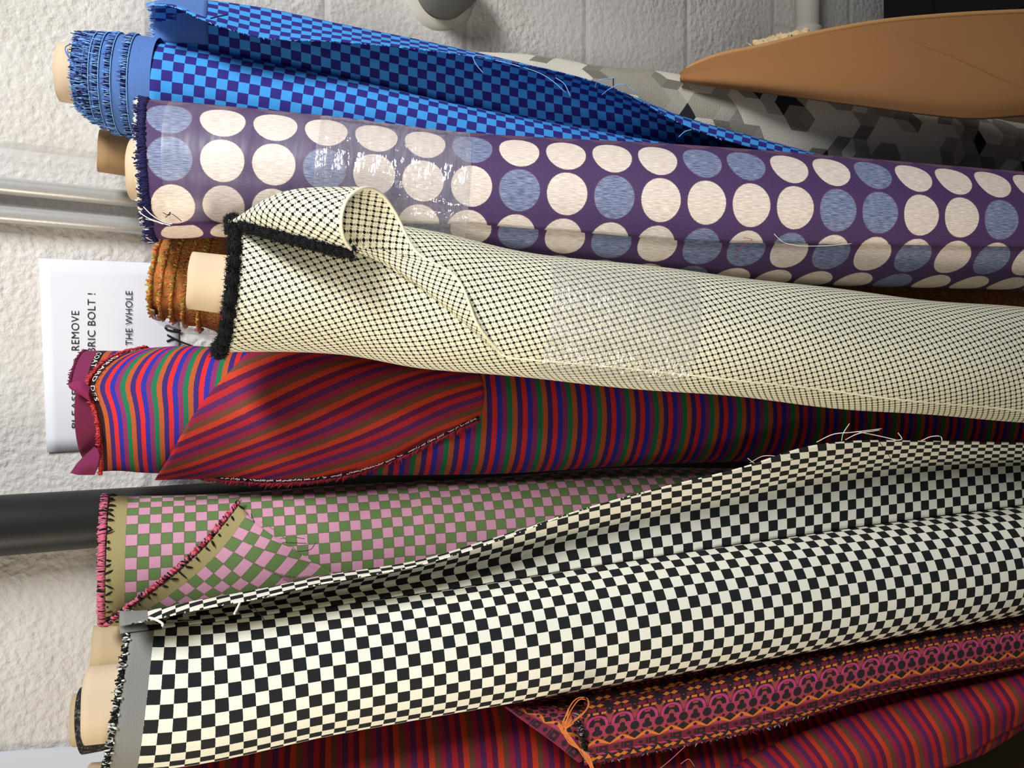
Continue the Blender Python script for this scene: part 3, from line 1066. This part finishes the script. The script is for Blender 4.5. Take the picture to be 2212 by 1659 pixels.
p, d, e = edge_frame(CR, 490, TH(-2.1, 2.0, 60), 0.0, o_cr)
fringe('black_fringe', p + d * 0.001, 0.0047, t, 3200)
fringe('black_fringe', np.vstack((p[np.argmin(np.abs(TH(-2.1, 2.0, 60) + 1.15))] + e[18] * .004, Gc[0, 8:] - FWD * 0.0012)), 0.0043, t, 2000)
m_tape = film('clear_tape', 0.10, 160, 0.12, 0.10)
tube(CR, 'clear_tape', m_tape, t, 1150, 1452, -1.0, 1.05, 0.0052, nu=60, nv=60, cap=False, bump=lump)

# ---- bolt with large dots
DEP_DT = (0.747, 300, 0.886, 2212)
DT = Axis([(300, 228, 517), (480, 243, 512), (740, 268, 530), (1000, 299, 560), (1472, 326, 606), (2212, 384, 627)], DEP_DT)
m_dt0 = dots('dots_outer', 0.0215, -0.0125, [0, 1, 2, 3])
m_dt1 = dots('dots_under', 0.0265, 0.0285, [2, 3, 4, 0])
t = bolt(DT, 'fabric_bolt', 'purple bolt with large cream and slate blue dots and clear tape')
o_dt = bowed(DT, 22)
tube(DT, 'rolled_cloth', m_dt1, t, 322, nu=150, v0=0.0, off=o_dt, fade=0.4)
core_tube('cardboard_core', [(288, 300, 432), (440, 314, 448)], DEP_DT, M['kraft'], t, 440)
_sp = np.array([306, 480, 740, 1000, 1140, 1280, 1472, 1800, 2212, 2320]); _sy = [486, 476, 477, 479, 492, 503, 520, 525, 533, 535]
_sd = DT.s_of(_sp); _td = np.array([DT.th_of(a, b) for a, b in zip(_sp, _sy)])
seamd = lambda s: np.interp(s, _sd, _td)
tube(DT, 'outer_layer', m_dt0, t, 326, th0=-2.8, th1=seamd, dr=0.0030, off=o_dt, fade=0.4, nu=150, nv=60, thick=0.0013)
ths = TH(-1.9, _td[0] - 0.06, 130)
p, d, e = edge_frame(DT, 326, ths, 0.0032, o_dt)
tufts('navy_fringe', p - d * 0.001, d, e, [M['navy']], t, 5, 0.0046, 0.0008, 0.4, tip=0.7)
tufts('stitched_edge', p[::2] + d[::2] * 0.004, d[::2], e[::2], [M['white'], M['navy'], M['red']], t, 3, 0.0026, 0.0006, 0.6, wts=[0.66, 0.30, 0.04], tip=0.8)
ths = TH(_td[0] + 0.06, 1.9, 40)
p, d, e = edge_frame(DT, 324, ths, 0.0005, o_dt)
tufts('navy_fringe', p, d, e, [M['navy']], t, 4, 0.0056, 0.0008, 0.5)
tufts('stitched_edge', p[::2] + d[::2] * 0.002 + e[::2] * .001, d[::2], e[::2], [M['white'], M['navy']], t, 1, 0.0040, 0.0006, 0.4, wts=[0.8, 0.2])
df = dax(DEP_DT, 330) - 0.06
threads('white_thread', [[(310, 447, df), (330, 466, df - .002), (355, 480, df), (372, 484, df)], [(303, 460, df), (318, 470, df - .002), (350, 482, df), (368, 487, df)], [(315, 473, df), (335, 478, df), (352, 484, df)]], 0.0004, M['white'], t)
threads('dark_thread', [[(352, 459, df), (362, 464, df), (368, 458, df), (366, 466, df)], [(357, 470, df), (370, 462, df), (380, 468, df), (392, 478, df)]], 0.0003, M['black'], t)
dg_ = dax(DEP_DT, 1550) - 0.064
threads('red_thread', [[(1508, 457, dg_), (1512, 480, dg_), (1522, 500, dg_), (1535, 514, dg_)], [(1590, 560, dg_ + .004), (1600, 535, dg_), (1625, 517, dg_), (1605, 514, dg_)]], 0.00025, M['red'], t)
threads('white_thread', [[(1672, 505, dg_), (1690, 522, dg_), (1720, 530, dg_), (1780, 531, dg_), (1840, 526, dg_)]], 0.00025, M['white'], t)
tube(DT, 'clear_tape', film('clear_tape_wrinkled', 0.16, 90, 0.10, 0.10), t, 690, 1000, -1.25, 0.75, 0.0052, nu=60, nv=60, cap=False, bump=lambda s, th: 0.0004 * np.sin(s * 420 + 6 * th) + 0.0004 * np.sin(th * 23))
tube(DT, 'clear_tape', film('clear_film', 0.035, 20, 0.35, 0.02), t, 385, 700, -1.3, 0.7, 0.0044, nu=40, nv=40, cap=False)

# ---- blue checked bolt
DEP_BL = (0.82, 165, 0.955, 1500)
BL = Axis([(165, 78, 292), (330, 97, 312), (480, 121, 330), (740, 172, 372), (1000, 232, 420), (1280, 285, 470), (1480, 318, 500), (2212, 395, 560)], DEP_BL)
m_bl = checker('blue_navy_check', rgb(62, 150, 220), rgb(42, 36, 120), 0.0101)
t = bolt(BL, 'fabric_bolt', 'blue and navy checked bolt with frayed layers and an open flap')
tube(BL, 'rolled_cloth', m_bl, t, 334, nu=150, v0=0.003, off=bowed(BL, 12), fade=0.2)
core_tube('cardboard_core', [(133, 96, 219), (340, 123, 246)], (0.825, 165, 0.955, 1500), M['kraft'], t, 340)
m_sel = stripes('blue_selvedge', [rgb(84, 120, 182), rgb(76, 110, 172)], 0.0011)
ends = [(186, 77, 238), (200, 77, 251), (214, 77, 263), (236, 78, 275), (262, 79, 287), (297, 82, 299)]
for k, (px, a, b) in enumerate(ends):
    sl = 0.128
    ax = Axis([(px, a, b), (px + 120, a + 120 * sl, b + 120 * sl)], DEP_BL, pend=px + 200, floor=False)
    p1 = 346 if k == 5 else ends[k + 1][0] + 30
    lay = tube(ax, 'cloth_layer', m_sel, t, px, p1, nu=12, nv=64, cap=False)
    ths = TH(-2.4, 1.9, 120)
    p, d, e = edge_frame(ax, px, ths, 0.0004)
    bd = tube(ax, 'dark_fray_band', M['navy'], lay, px - 11, px + 2, dr=0.0001, th0=-2.4, th1=1.9, nu=4, nv=64, cap=False)
    fr_ = tufts('frayed_edge', p + d * 0.0008 + e * 0.0004, d, e, [M['light_blue'], M['steel_blue'], M['navy']], lay, 2, 0.0046, 0.0004, 0.16, wts=[0.28, 0.42, 0.30], tip=0.9, lenj=0.25)
    vv, ff = ribbon_tube(ax.at(np.full(120, float(ax.s_of(px)) + 0.001), ths, 0.0012 + 0.0003 * np.sin(ths * 60)), 0.00045, 5)
    mk('white_edge_cord', vv, ff, M['light_blue'], lay)
    if k < 5:
        pass
threads('loose_thread', [[(178, 164, .775), (160, 140, .77), (143, 115, .775), (142, 101, .78), (152, 96, .785), (168, 94, .785)], [(176, 160, .775), (163, 148, .77), (148, 122, .775), (146, 106, .78)]], 0.0005, M['steel_blue'], t)
rows = []
for px, ys, yb_, yt, ye, db, dt, de, dro in (
        (335, 100, 62, 4, 12, -.052, -.046, -.066, 20), (372, 108, 70, 0, 14, -.050, -.040, -.066, 18), (440, 122, 78, 2, 44, -.040, -.034, -.074, 16), (560, 146, 96, 18, 80, -.030, -.020, -.072, 14),
        (740, 188, 130, 56, 91, -.022, -.016, -.066, 14), (900, 224, 158, 88, 106, -.018, -.018, -.058, 14), (1060, 256, 190, 123, 128, -.014, -.026, -.054, 12), (1200, 280, 220, 158, 154, -.012, -.032, -.052, 12),
        (1340, 300, 252, 200, 197, -.010, -.036, -.052, 12), (1480, 324, 292, 254, 271, -.012, -.046, -.062, 10), (1620, 346, 330, 294, 318, -.014, -.056, -.070, 8), (1790, 366, 358, 340, 350, -.020, -.060, -.070, 8)):
    dm = dax(DEP_BL, px)
    s0 = P(px, ys + 16, dm - .020)
    rows.append([s0, P(px, ys + 2, dm + .004), P(px, ys * .72 + yb_ * .28, dm + .020), P(px, yb_, dm + .020), P(px, (yb_ + yt) / 2, dm + .004), P(px, yt, dm + dt * .8), P(px, (yt + ye) / 2, dm + (dt + de) / 2 - .003), P(px, ye, dm + de)])
fl, Gb = sheet('open_flap', rows, m_bl, t, 150, 44, 0.0011, world=True, uv=uv_bw)
E = Gb[:, -1]; ow = E - Gb[:, -5]; ow /= np.linalg.norm(ow, axis=1)[:, None] + 1e-9
tufts('frayed_edge', E[:125], ow[:125], ow[:125] * 0, [M['steel_blue'], M['light_blue'], M['navy']], t, 2, 0.0022, 0.0005, 0.9, wts=[0.45, 0.3, 0.25])
E0 = Gb[0, 14:]; dr0 = Gb[0, 14:] - Gb[4, 14:]; dr0 /= np.linalg.norm(dr0, axis=1)[:, None]
k = np.linspace(0, len(E0) - 1, 90); E0 = np.stack([np.interp(k, np.arange(len(E0)), E0[:, c]) for c in range(3)], -1); dr0 = np.stack([np.interp(k, np.arange(len(dr0)), dr0[:, c]) for c in range(3)], -1)
tufts('fringed_end', E0, dr0, dr0 * 0, [M['light_blue'], M['steel_blue'], M['navy']], t, 3, 0.0050, 0.0006, 0.4, wts=[0.5, 0.35, 0.15])
sel = [[Gb[i, j] - FWD * 0.0012 for j in range(14, 44, 3)] for i in range(0, 15, 2)]
sheet('selvedge_band', sel, m_sel, t, 12, 30, 0.0006, world=True)
dfl = dax(DEP_BL, 1200) - .075
threads('loose_thread', [
    [(1060, 125, dfl + .01), (1022, 122, dfl), (1028, 138, dfl), (1044, 158, dfl)], [(1060, 128, dfl + .01), (1110, 140, dfl), (1170, 160, dfl), (1200, 180, dfl), (1222, 200, dfl)],
    [(1200, 168, dfl), (1218, 180, dfl), (1232, 208, dfl)], [(1285, 190, dfl + .01), (1292, 175, dfl), (1330, 168, dfl)], [(1300, 205, dfl + .01), (1320, 190, dfl), (1345, 182, dfl), (1378, 203, dfl)],
    [(1466, 296, dfl + .02), (1480, 284, dfl + .02), (1494, 280, dfl + .02)]], 0.00045, M['light_blue'], t)
threads('navy_thread', [[(1325, 170, dfl + .01), (1326, 190, dfl), (1330, 208, dfl)], [(1140, 142, dfl + .01), (1170, 158, dfl), (1205, 168, dfl + .01)], [(490, 32, .77), (470, 36, .765), (455, 40, .76)]], 0.0007, M['navy'], t)

# ---- spare brown core between the blue and the dotted bolts
ax = Axis([(214, 278, 372), (700, 352, 440), (1480, 452, 530), (2212, 545, 610)], (0.873, 215, 1.13, 1500), pmin=214)
t = bolt(ax, 'fabric_bolt', 'bare brown cardboard core poking up between the blue and the dotted bolts')
core_tube('cardboard_core', [(214, 280, 371), (420, 311, 402)], (0.873, 215, 1.13, 1500), M['kraft_dark'], t, 420)
tube(ax, 'rolled_cloth', plain('brown_cloth', rgb(70, 52, 38), 0.9, 0.2, 200), t, 330, nu=40, nv=40, dr=0.001)

# ---- pale spare core behind the black and white bolt
DEP_SP = (0.835, 200, 1.08, 1500)
ax = Axis([(200, 1352, 1446), (740, 1296, 1380), (1480, 1240, 1312), (2212, 1190, 1250)], DEP_SP, pmin=200)
t = bolt(ax, 'fabric_bolt', 'drab cardboard core behind the black and white bolt, beside its paler core')
core_tube('cardboard_core', [(199, 1353, 1447), (420, 1344, 1434)], DEP_SP, M['kraft_grey'], t, 420)
tube(ax, 'rolled_cloth', M['maroon'], t, 300, nu=40, nv=40, dr=0.001)

# ---- dark tweed bolt
DEP_TW = (0.85, 200, 1.02, 1500)
ax = Axis([(160, 1489, 1630), (740, 1400, 1522), (1480, 1312, 1418), (2212, 1225, 1320)], DEP_TW, pmin=150)
t = bolt(ax, 'fabric_bolt', 'dark grey tweed bolt with a drab core, half hidden behind the black and white bolt')
gt = Mat('dark_tweed', 0.95); a_ = gt.noise(gt.pos(), 300, 2, 0.7)
gt.color(gt.ramp(a_, [(0.38, rgb(24, 22, 22)), (0.55, rgb(52, 48, 46)), (0.68, rgb(120, 110, 104))], False)); gt.bump(a_, 0.8, 0.003)
tube(ax, 'rolled_cloth', gt.m, t, 178, nu=60)
core_tube('cardboard_core', [(161, 1501, 1611), (300, 1486, 1590)], DEP_TW, M['kraft_grey'], t, 300)

# ---- orange chenille bolt
DEP_OR = (0.84, 400, 1.05, 2212)
OR = Axis([(348, 494, 678), (400, 496, 696), (470, 502, 716), (740, 530, 730), (1472, 592, 735), (2212, 612, 725)], DEP_OR)
t = bolt(OR, 'fabric_bolt', 'orange chenille bolt behind the core of the cream tweed bolt')
tube(OR, 'rolled_cloth', chenille('orange_chenille'), t, 350, nu=90, bump=lambda s, th: 0.0016 * np.sin(s * 230) + 0.001 * np.sin(9 * th + s * 90))
m_or = [plain('chenille_gold', rgb(194, 150, 76), 0.95), plain('chenille_orange', rgb(190, 106, 60), 0.95), plain('chenille_olive', rgb(150, 128, 60), 0.95)]
for px, n_ in ((350, 90), (372, 70), (396, 60), (424, 60), (452, 60)):
    p, d, e = edge_frame(OR, px, TH(-1.6, 1.62, n_), 0.0005)
    tufts('chenille_pile', p, d * 0.5 + e * 0.6, e, m_or, t, 3, 0.0032, 0.0012, 0.7, wts=[.4, .35, .25], tip=0.7)
tube(OR, 'clear_sleeve', film('clear_sleeve', 0.16, 40, 0.2), t, 358, 620, 1.0, 1.9, 0.0085, nu=24, nv=24, cap=False, bump=lambda s, th: 0.0015 * np.sin(s * 160))
tube(OR, 'sleeve_edge', M['kraft_dark'], t, 351, 362, 0.9, 1.75, 0.006, nu=4, nv=20, cap=False, thick=0.0012)

# ---- striped bolt
DEP_ST = (0.815, 250, 1.01, 2212)
ST = Axis([(150, 760, 1021), (330, 752, 1022), (520, 755, 1028), (1000, 775, 1025), (1472, 795, 1000), (2212, 838, 985)], DEP_ST)
m_st = stripes('multicolour_stripe', STRIPE_FRONT, 0.0306, 0, [(0.0020, rgb(206, 66, 66)), (0.0066, rgb(40, 14, 24))])
m_st2 = stripes('multicolour_stripe_inner', STRIPE_FRONT, 0.0306, 0, [(0.0135, rgb(120, 38, 76)), (0.0200, rgb(22, 16, 20))])
t = bolt(ST, 'fabric_bolt', 'blue, green and red striped bolt with a large red side folded over')
# the end edge of the outer layer, from its upper to its lower side
_th = np.array([-PI, -1.5, -1.25, -1.1, -0.87, -0.66, -0.5, -0.38, -0.25, -0.13, 0.1, 0.6, 1.2, PI]); _ex = np.array([322, 318, 285, 254, 222, 202, 189, 183, 189, 198, 207, 212, 215, 216])
px2s = float(ST.s_of(300) - ST.s_of(200)) / 100
_td_ = np.linspace(-PI, PI, 400); _k = np.exp(-np.linspace(-2, 2, 37) ** 2); _xd = np.convolve(np.pad(np.interp(_td_, _th, _ex), 18, 'edge'), _k / _k.sum(), 'valid')
off_st = lambda th: (np.interp(th, _td_, _xd) + 42 * np.maximum(0, np.cos(th)) - 180) * px2s
tube(ST, 'rolled_cloth', m_st, t, 180, off=off_st, fade=0.17, nu=150, nv=140, cap=False,
     bump=lambda s, th: 0.004 * np.exp(-((s - 0.095) / 0.03) ** 2) * np.exp(-((th + 1.15) / 0.5) ** 2) - 0.002 * np.exp(-((s - 0.03) / 0.02) ** 2))
ST2 = Axis([(150, 753, 1012), (330, 756, 1012), (520, 764, 1018)], DEP_ST, pend=560, floor=False)
inner = tube(ST2, 'inner_layer', m_st2, t, 186, 500, th0=-1.75, th1=-0.42, dr=-0.002, nu=24, nv=30, thick=0.0012)
tube(ST2, 'inner_lining', M['maroon'], t, 197, 480, th0=-0.5, th1=PI + 1.2, dr=-0.006, nu=24, nv=60, thick=0.0015)
ths = TH(-1.6, 1.5, 150)
p, d, e = edge_frame(ST, 180, ths, 0.0004, off_st)
tufts('red_selvedge', p, d, e, [M['red'], plain('coral_yarn', rgb(206, 74, 70), 0.95)], t, 4, 0.0022, 0.0007, 0.8, wts=[.5, .5], tip=0.7)
p, d, e = edge_frame(ST2, 187, TH(-1.5, -0.42, 70), -0.002)
tufts('maroon_fuzz', p, d, e, [M['maroon']], t, 4, 0.0018, 0.0006, 0.9, tip=0.7)
# tongue of maroon selvedge standing up, and the lower corner turned in
dd = dax(DEP_ST, 170) - 0.058
sheet('selvedge_tongue', [[(158, 826, dd + .004), (150, 834, dd), (160, 842, dd)], [(176, 826, dd), (172, 840, dd - .003), (176, 852, dd)], [(196, 838, dd + .004), (192, 850, dd), (198, 868, dd + .004)]], plain('magenta_wool', rgb(134, 40, 84), 0.95, 0.2, 400), t, 16, 16, 0.0025)
sheet('turned_in_corner', [[(154, 1022, dd + .03), (168, 1024, dd + .02), (205, 1024, dd + .02)], [(170, 1000, dd + .02), (185, 1002, dd + .008), (213, 1004, dd + .006)], [(205, 966, dd + .016), (212, 972, dd + .006), (216, 984, dd + .004)]], plain('magenta_wool_dark', rgb(118, 36, 76), 0.95, 0.2, 400), t, 16, 16, 0.002)


def edge_text(body, ax, thfun, pxfun, n_down, size, parent, start, end, drr=0.0016, flip=False):
    """woven selvedge lettering following the roll end; thfun(k) angle, pxfun(k) distance"""
    v, f = text_verts(body, 1.0)
    lo, hi = v[:, :2].min(0), v[:, :2].max(0)
    k = (v[:, 0] - lo[0]) / (hi[0] - lo[0]); h = (v[:, 1] - lo[1]) / (hi[1] - lo[1])
    th = start + (end - start) * k
    q = pxfun(th) + n_down - size * (1 - h)
    return mk('woven_lettering', ax.at(q, th, drr), f, M['white'], parent, smooth=False)


s180 = float(ST.s_of(180))
edge_text('GIRARD DES', ST, None, lambda th: s180 + off_st(th), 0.0060, 0.0032, t, ST.th_of(200, 775), ST.th_of(200, 868), 0.0012)
s157 = float(ST2.s_of(186))
edge_text('COAT', ST2, None, lambda th: np.full_like(th, s157), 0.0188, 0.0042, inner, -1.17, -0.72, 0.0)
# the large folded-over side
fx = [[(548, 745), (545, 772), (452, 885), (385, 985), (335, 1036)], [(640, 742), (640, 800), (600, 900), (540, 1000), (430, 1034)],
      [(760, 748), (770, 815), (745, 905), (690, 985), (600, 1044)], [(880, 760), (890, 825), (880, 900), (850, 955), (770, 1008)],
      [(1010, 775), (1022, 830), (1024, 860), (1020, 885), (1012, 908)]]
rows = []
for i, r in enumerate(fx):
    rr_ = []
    for j, (a, b) in enumerate(r):
        l = (0.004, 0.005, 0.006, 0.006, 0.008)[j] + (0.003 if i == 0 and j > 0 else 0) + (0.004 if j == 4 and i in (1, 2) else 0)
        ylo = np.interp(a, [330, 1000], [1016, 1016])
        p_ = onroll(ST, a, min(max(b, 762), ylo), l)
        if b > ylo or b < 762:
            d0 = (p_ - CAM) @ FWD
            p_ = P(a, b, d0 + 0.004 if b > ylo else d0 + 0.01)
        rr_.append(p_)
    rows.append(rr_)


def uv_fold(G, du, dv):
    a0 = G[-1, -1]; b0 = G[len(G) // 2, -1]
    ax_ = a0 - b0; ax_ /= np.linalg.norm(ax_)
    R = G - a0; u = R @ ax_
    v = np.linalg.norm(R - u[..., None] * ax_, axis=-1)
    return np.stack((u, v), -1)


m_fold = stripes('red_stripe_reverse', STRIPE_BACK, 0.0290, 1, [(0.0036, rgb(120, 28, 44))])
sh, Gs = sheet('folded_side', rows, m_fold, t, 80, 60, 0.0014, world=True, uv=uv_fold)
E = Gs[:, -1]; k = np.linspace(14, 79, 200); Eb = np.stack([np.interp(k, np.arange(80), E[:, c]) for c in range(3)], -1)
ow = E - Gs[:, -5]; ow /= np.linalg.norm(ow, axis=1)[:, None]; Ow = np.stack([np.interp(k, np.arange(80), ow[:, c]) for c in range(3)], -1)
tg = CAM - Eb; tg /= np.linalg.norm(tg, axis=1)[:, None]
tufts('red_selvedge', Eb, Ow, tg, [M['red'], M['maroon']], t, 3, 0.0046, 0.0008, 0.4, wts=[.6, .4])
bandp = [[Eb[i] - Ow[i] * 0.0020 + tg[i] * 0.0016 for i in range(6, 200, 8)], [Eb[i] - Ow[i] * 0.0062 + tg[i] * 0.0020 for i in range(6, 200, 8)]]
sheet('black_selvedge_tape', bandp, M['black'], t, 4, 90, 0.0004, world=True)
mb = MB()
for i in range(10, 198):
    if rng.random() < 0.72:
        b = Eb[i] - Ow[i] * (0.0041 + rng.normal(0, .0004)) + tg[i] * 0.0026
        sd = Eb[min(i + 1, 199)] - Eb[i - 1]; sd /= np.linalg.norm(sd)
        dv_ = Ow[i] * rng.normal(0, 1) + sd * rng.normal(0, 0.7); dv_ /= np.linalg.norm(dv_)
        L = 0.0013
        vv, ff = ribbon_tube(np.array((b - dv_ * L, b, b + dv_ * L)), 0.00042, 4); mb.add(vv, ff)
mb.build('white_woven_marks', plain('grey_pink_yarn', rgb(214, 190, 190), 0.9), t)

# ---- patterned hexagon bolt
DEP_HX = (1.03, 1060, 1.24, 2212)
HX = Axis([(880, 96, 280), (1120, 124, 322), (1460, 168, 372), (1950, 234, 436), (2212, 272, 470)], DEP_HX, pmin=870)
t = bolt(HX, 'fabric_bolt', 'grey, white and black hexagon patterned bolt beside the cardboard')
tube(HX, 'rolled_cloth', hexes('hexagon_cloth', 0.035), t, 880, nu=120, bump=lambda s, th: 0.0015 * np.sin(s * 40 + 3 * th))

# ---- big red striped bolt at the near side
DEP_RD = (0.85, 300, 1.03, 2212)
RD = Axis([(240, 1634, 1884), (700, 1556, 1860), (1090, 1512, 1830), (1262, 1526, 1806), (1480, 1530, 1775), (1800, 1502, 1700), (2060, 1466, 1638), (2212, 1436, 1556)], DEP_RD)
m_rd = stripes('red_purple_stripe', STRIPE_BACK, 0.0335, 0)
t = bolt(RD, 'fabric_bolt', 'red, orange and purple striped bolt lying lowest, under the black and white bolt')
tube(RD, 'rolled_cloth', m_rd, t, 262, nu=150)
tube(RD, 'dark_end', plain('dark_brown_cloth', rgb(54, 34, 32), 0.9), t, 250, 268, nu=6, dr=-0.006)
core_tube('cardboard_core', [(190, 1653, 1790), (400, 1640, 1777)], DEP_RD, M['kraft_grey'], t, 400)
# upper side turned out into a loose flap
S_ = [(1560, 1672), (1640, 1628), (1715, 1592), (1800, 1562), (1880, 1538), (1960, 1516), (2080, 1488), (2212, 1456), (2300, 1430)]
E_ = [(1600, 1740), (1720, 1730), (1810, 1715), (1910, 1690), (1985, 1668), (2060, 1650), (2140, 1600), (2235, 1545), (2320, 1490)]
rows = []
for i, ((a, b), (c_, d_)) in enumerate(zip(S_, E_)):
    la = 0.010 + 0.006 * math.sin(i * 1.1)
    d1 = dax(DEP_RD, a) - 0.058; d2 = dax(DEP_RD, c_) - 0.056
    m_ = ((a * 0.55 + c_ * 0.45) + 18, (b * 0.5 + d_ * 0.5) - 6)
    rows.append([P(a - 6, b + 4, d1 + .016), P(a, b, d1 - .004), P(m_[0], m_[1], (d1 + d2) / 2 - 0.020), P(c_, d_, d2)])
sheet('turned_out_flap', rows, m_rd, t, 90, 30, 0.0013, world=True)

# ---- orange and pink geometric cloth
DEP_GE = (0.80, 1240, 0.95, 2212)
m_ge = geometric('pink_orange_geometric')
cols_ = []
for px, y0, y1, y2, y3, ye in ((1262, 1470, 1530, 1575, 1615, 1652), (1350, 1440, 1515, 1556, 1596, 1636), (1480, 1405, 1488, 1532, 1574, 1610), (1600, 1375, 1462, 1510, 1552, 1585), (1700, 1350, 1440, 1490, 1530, 1560),
                               (1870, 1320, 1405, 1452, 1486, 1510), (2050, 1290, 1370, 1412, 1448, 1472), (2212, 1270, 1346, 1386, 1420, 1442), (2330, 1255, 1325, 1366, 1398, 1420)):
    dm = dax(DEP_GE, px)
    cols_.append([P(px, ye, dm - .004), P(px, y3, dm - .024), P(px, y2, dm - .030), P(px, y1, dm + .000), P(px, (y0 + y1) / 2, dm + .062), P(px, y0, dm + .105)])
g0 = P(1262, 1652, dax(DEP_GE, 1262))
foot = (cols_[-1][0][0], cols_[-1][0][1], 0)
gax = Axis([(1262, 1430, 1610), (1480, 1395, 1560), (1870, 1335, 1480), (2212, 1290, 1420)], (0.83, 1262, 0.99, 2212), pmin=1262)
t = thing('fabric_bolt', 'pink, orange and black geometric patterned bolt with orange thread ends', 'fabric bolt', gax.foot, GROUP)
tube(gax, 'rolled_cloth', m_ge, t, 1268, nu=60, dr=-0.024, cap=True)
sh, Gg = sheet('loose_end', cols_, m_ge, t, 120, 50, 0.0012, world=True, u0=0.0)
fold = [[P(1090, 1526, .782), P(1150, 1508, .845), P(1265, 1484, .885)], [P(1130, 1556, .775), P(1180, 1535, .80), P(1272, 1512, .862)], [P(1190, 1600, .762), P(1225, 1580, .768), P(1274, 1556, .80)], [P(1250, 1648, .762), P(1262, 1640, .764), P(1268, 1630, .768)]]
sheet('folded_corner', fold, m_ge, t, 40, 30, 0.0012, world=True, v0=0.02)
E = np.array([P(1246, 1545, .755), P(1254, 1590, .752), P(1266, 1640, .752)]); E = cr_curve(E, 60)
tufts('dark_frayed_edge', E, np.tile(RGT, (60, 1)), np.tile(-FWD, (60, 1)), [M['black'], M['grey']], t, 3, 0.0028, 0.0007, 0.9, wts=[.8, .2])
E = Gg[4:60, 0]; tufts('frayed_edge', E, np.tile(-DWN * -1, (56, 1)), np.tile(-FWD, (56, 1)), [M['maroon'], M['grey'], M['black']], t, 3, 0.0022, 0.0006, 0.9, wts=[.5, .25, .25])
lp = []
for k in range(9):
    a = rng.normal(0, 3, 4)
    lp.append([(1285 + a[0], 1672, .744), (1262 + a[1] + k * 1.2, 1632, .742), (1232 + a[2], 1595 + k, .742), (1216 + a[3] + k * .8, 1565 + 2 * k, .742), (1228 + k * 1.5, 1530 + 4 * k, .742)])
lp += [[(1225, 1560, .742), (1230, 1528, .74), (1248, 1508, .74), (1268, 1508, .74), (1273, 1520, .74), (1262, 1540, .741), (1235, 1562, .742)],
       [(1222, 1565, .742), (1236, 1530, .739), (1254, 1510, .739), (1270, 1514, .739), (1268, 1530, .74), (1240, 1556, .742)]]
threads('orange_thread', lp, 0.0005, M['orange'], t)
threads('pink_thread', [[(1420, 1665, .79), (1450, 1640, .785), (1480, 1612, .785)], [(1470, 1650, .785), (1488, 1640, .785), (1500, 1655, .785)]], 0.0003, M['pink'], t)

# ------------------------------------------------------------------ bent cardboard
rows = []
for px, yt, yb_, dt in ((1470, 162, 171, 1.03), (1486, 150, 174, 1.03), (1508, 138, 178, 1.025), (1550, 122, 184, 1.02), (1640, 103, 196, 1.012), (1760, 74, 214, 1.005), (1900, 49, 234, 1.0), (2000, 39, 248, 1.0), (2100, 32, 257, 1.0), (2212, 27, 250, 1.0),
                        (2400, 22, 236, 1.005), (2650, 20, 200, 1.02), (2860, 20, 170, 1.04)):
    bow = 0.035 * min(1, (px - 1450) / 500)
    rows.append([P(px, yt, dt + 0.022), P(px, yt + (yb_ - yt) * .07, dt + .0195), P(px, yt + (yb_ - yt) * .3, dt + .010), P(px, yt + (yb_ - yt) * .62, dt - .001), P(px, yt + (yb_ - yt) * .86, dt - .002), P(px, yb_, dt + .006)])
b0 = rows[-1][3]
t = thing('cardboard_sheet', 'bent brown cardboard sheet with a torn edge leaning over the hexagon bolt', 'cardboard', (b0[0], b0[1], 0.0))
zmin = min(p[2] for p in rows[-1]); 
rows.append([np.array((p[0], p[1] - 0.25 * p[2], 0.001)) for p in rows[-1]])
sh, Gk = sheet('board', rows, M['cardboard'], t, 110, 40, 0.006, world=True)
vv, ff = ribbon_tube(Gk[2:, 0] - FWD * 0.002, 0.0034, 8); mk('cut_edge', vv, ff, kraft('cut_cardboard', rgb(190, 142, 90)), t)
mb = MB()
fd = lambda px, y, dy=0.0: P(px, y, 1.018 + dy)
for a, b, dz in (((1632, 103), (1745, 76), 0.026), ((1626, 96), (1742, 71), 0.030), ((1630, 100), (1744, 74), 0.034)):
    n_ = 26
    pts = [P(a[0] + (b[0] - a[0]) * k / n_, a[1] + (b[1] - a[1]) * k / n_ - abs(rng.normal(0, 3.5)), 1.012 + dz) for k in range(n_ + 1)]
    vv, ff = ribbon_tube(np.array(pts), 0.0030 + 0.0016 * rng.random(n_ + 1), 6); mb.add(vv, ff)
for k in range(16):
    x = 1625 + 120 * rng.random(); y = 104 - (x - 1625) * 0.24
    vv, ff = ribbon_tube(np.array([P(x, y, 1.04), P(x - 4, y - 6, 1.04), P(x - 10 + rng.normal(0, 4), y - 9 + rng.normal(0, 3), 1.038)]), [.0012, .0009, .0003], 4); mb.add(vv, ff)
mb.build('torn_edge', M['torn'], t)
# creases pressed into the board
for pts in ([(1918, 62), (1960, 84), (2050, 120), (2150, 165), (2230, 205)],):
    q_ = []
    for a, b in pts:
        i = np.argmin(((Gk.reshape(-1, 3) - P(a, b, 1.0)) @ RGT - 0) ** 2 * 0 + np.linalg.norm(np.stack((CX + F * ((Gk.reshape(-1, 3) - CAM) @ RGT) / ((Gk.reshape(-1, 3) - CAM) @ FWD) - a, CY + F * ((Gk.reshape(-1, 3) - CAM) @ DWN) / ((Gk.reshape(-1, 3) - CAM) @ FWD) - b), -1), axis=1))
        dcr = (Gk.reshape(-1, 3)[i] - CAM) @ FWD
        q_.append(P(a, b, dcr - 0.0026))
    vv, ff = ribbon_tube(cr_curve(np.array(q_), 40), 0.0016, 8); mk('crease', vv, ff, M['cardboard'], t)
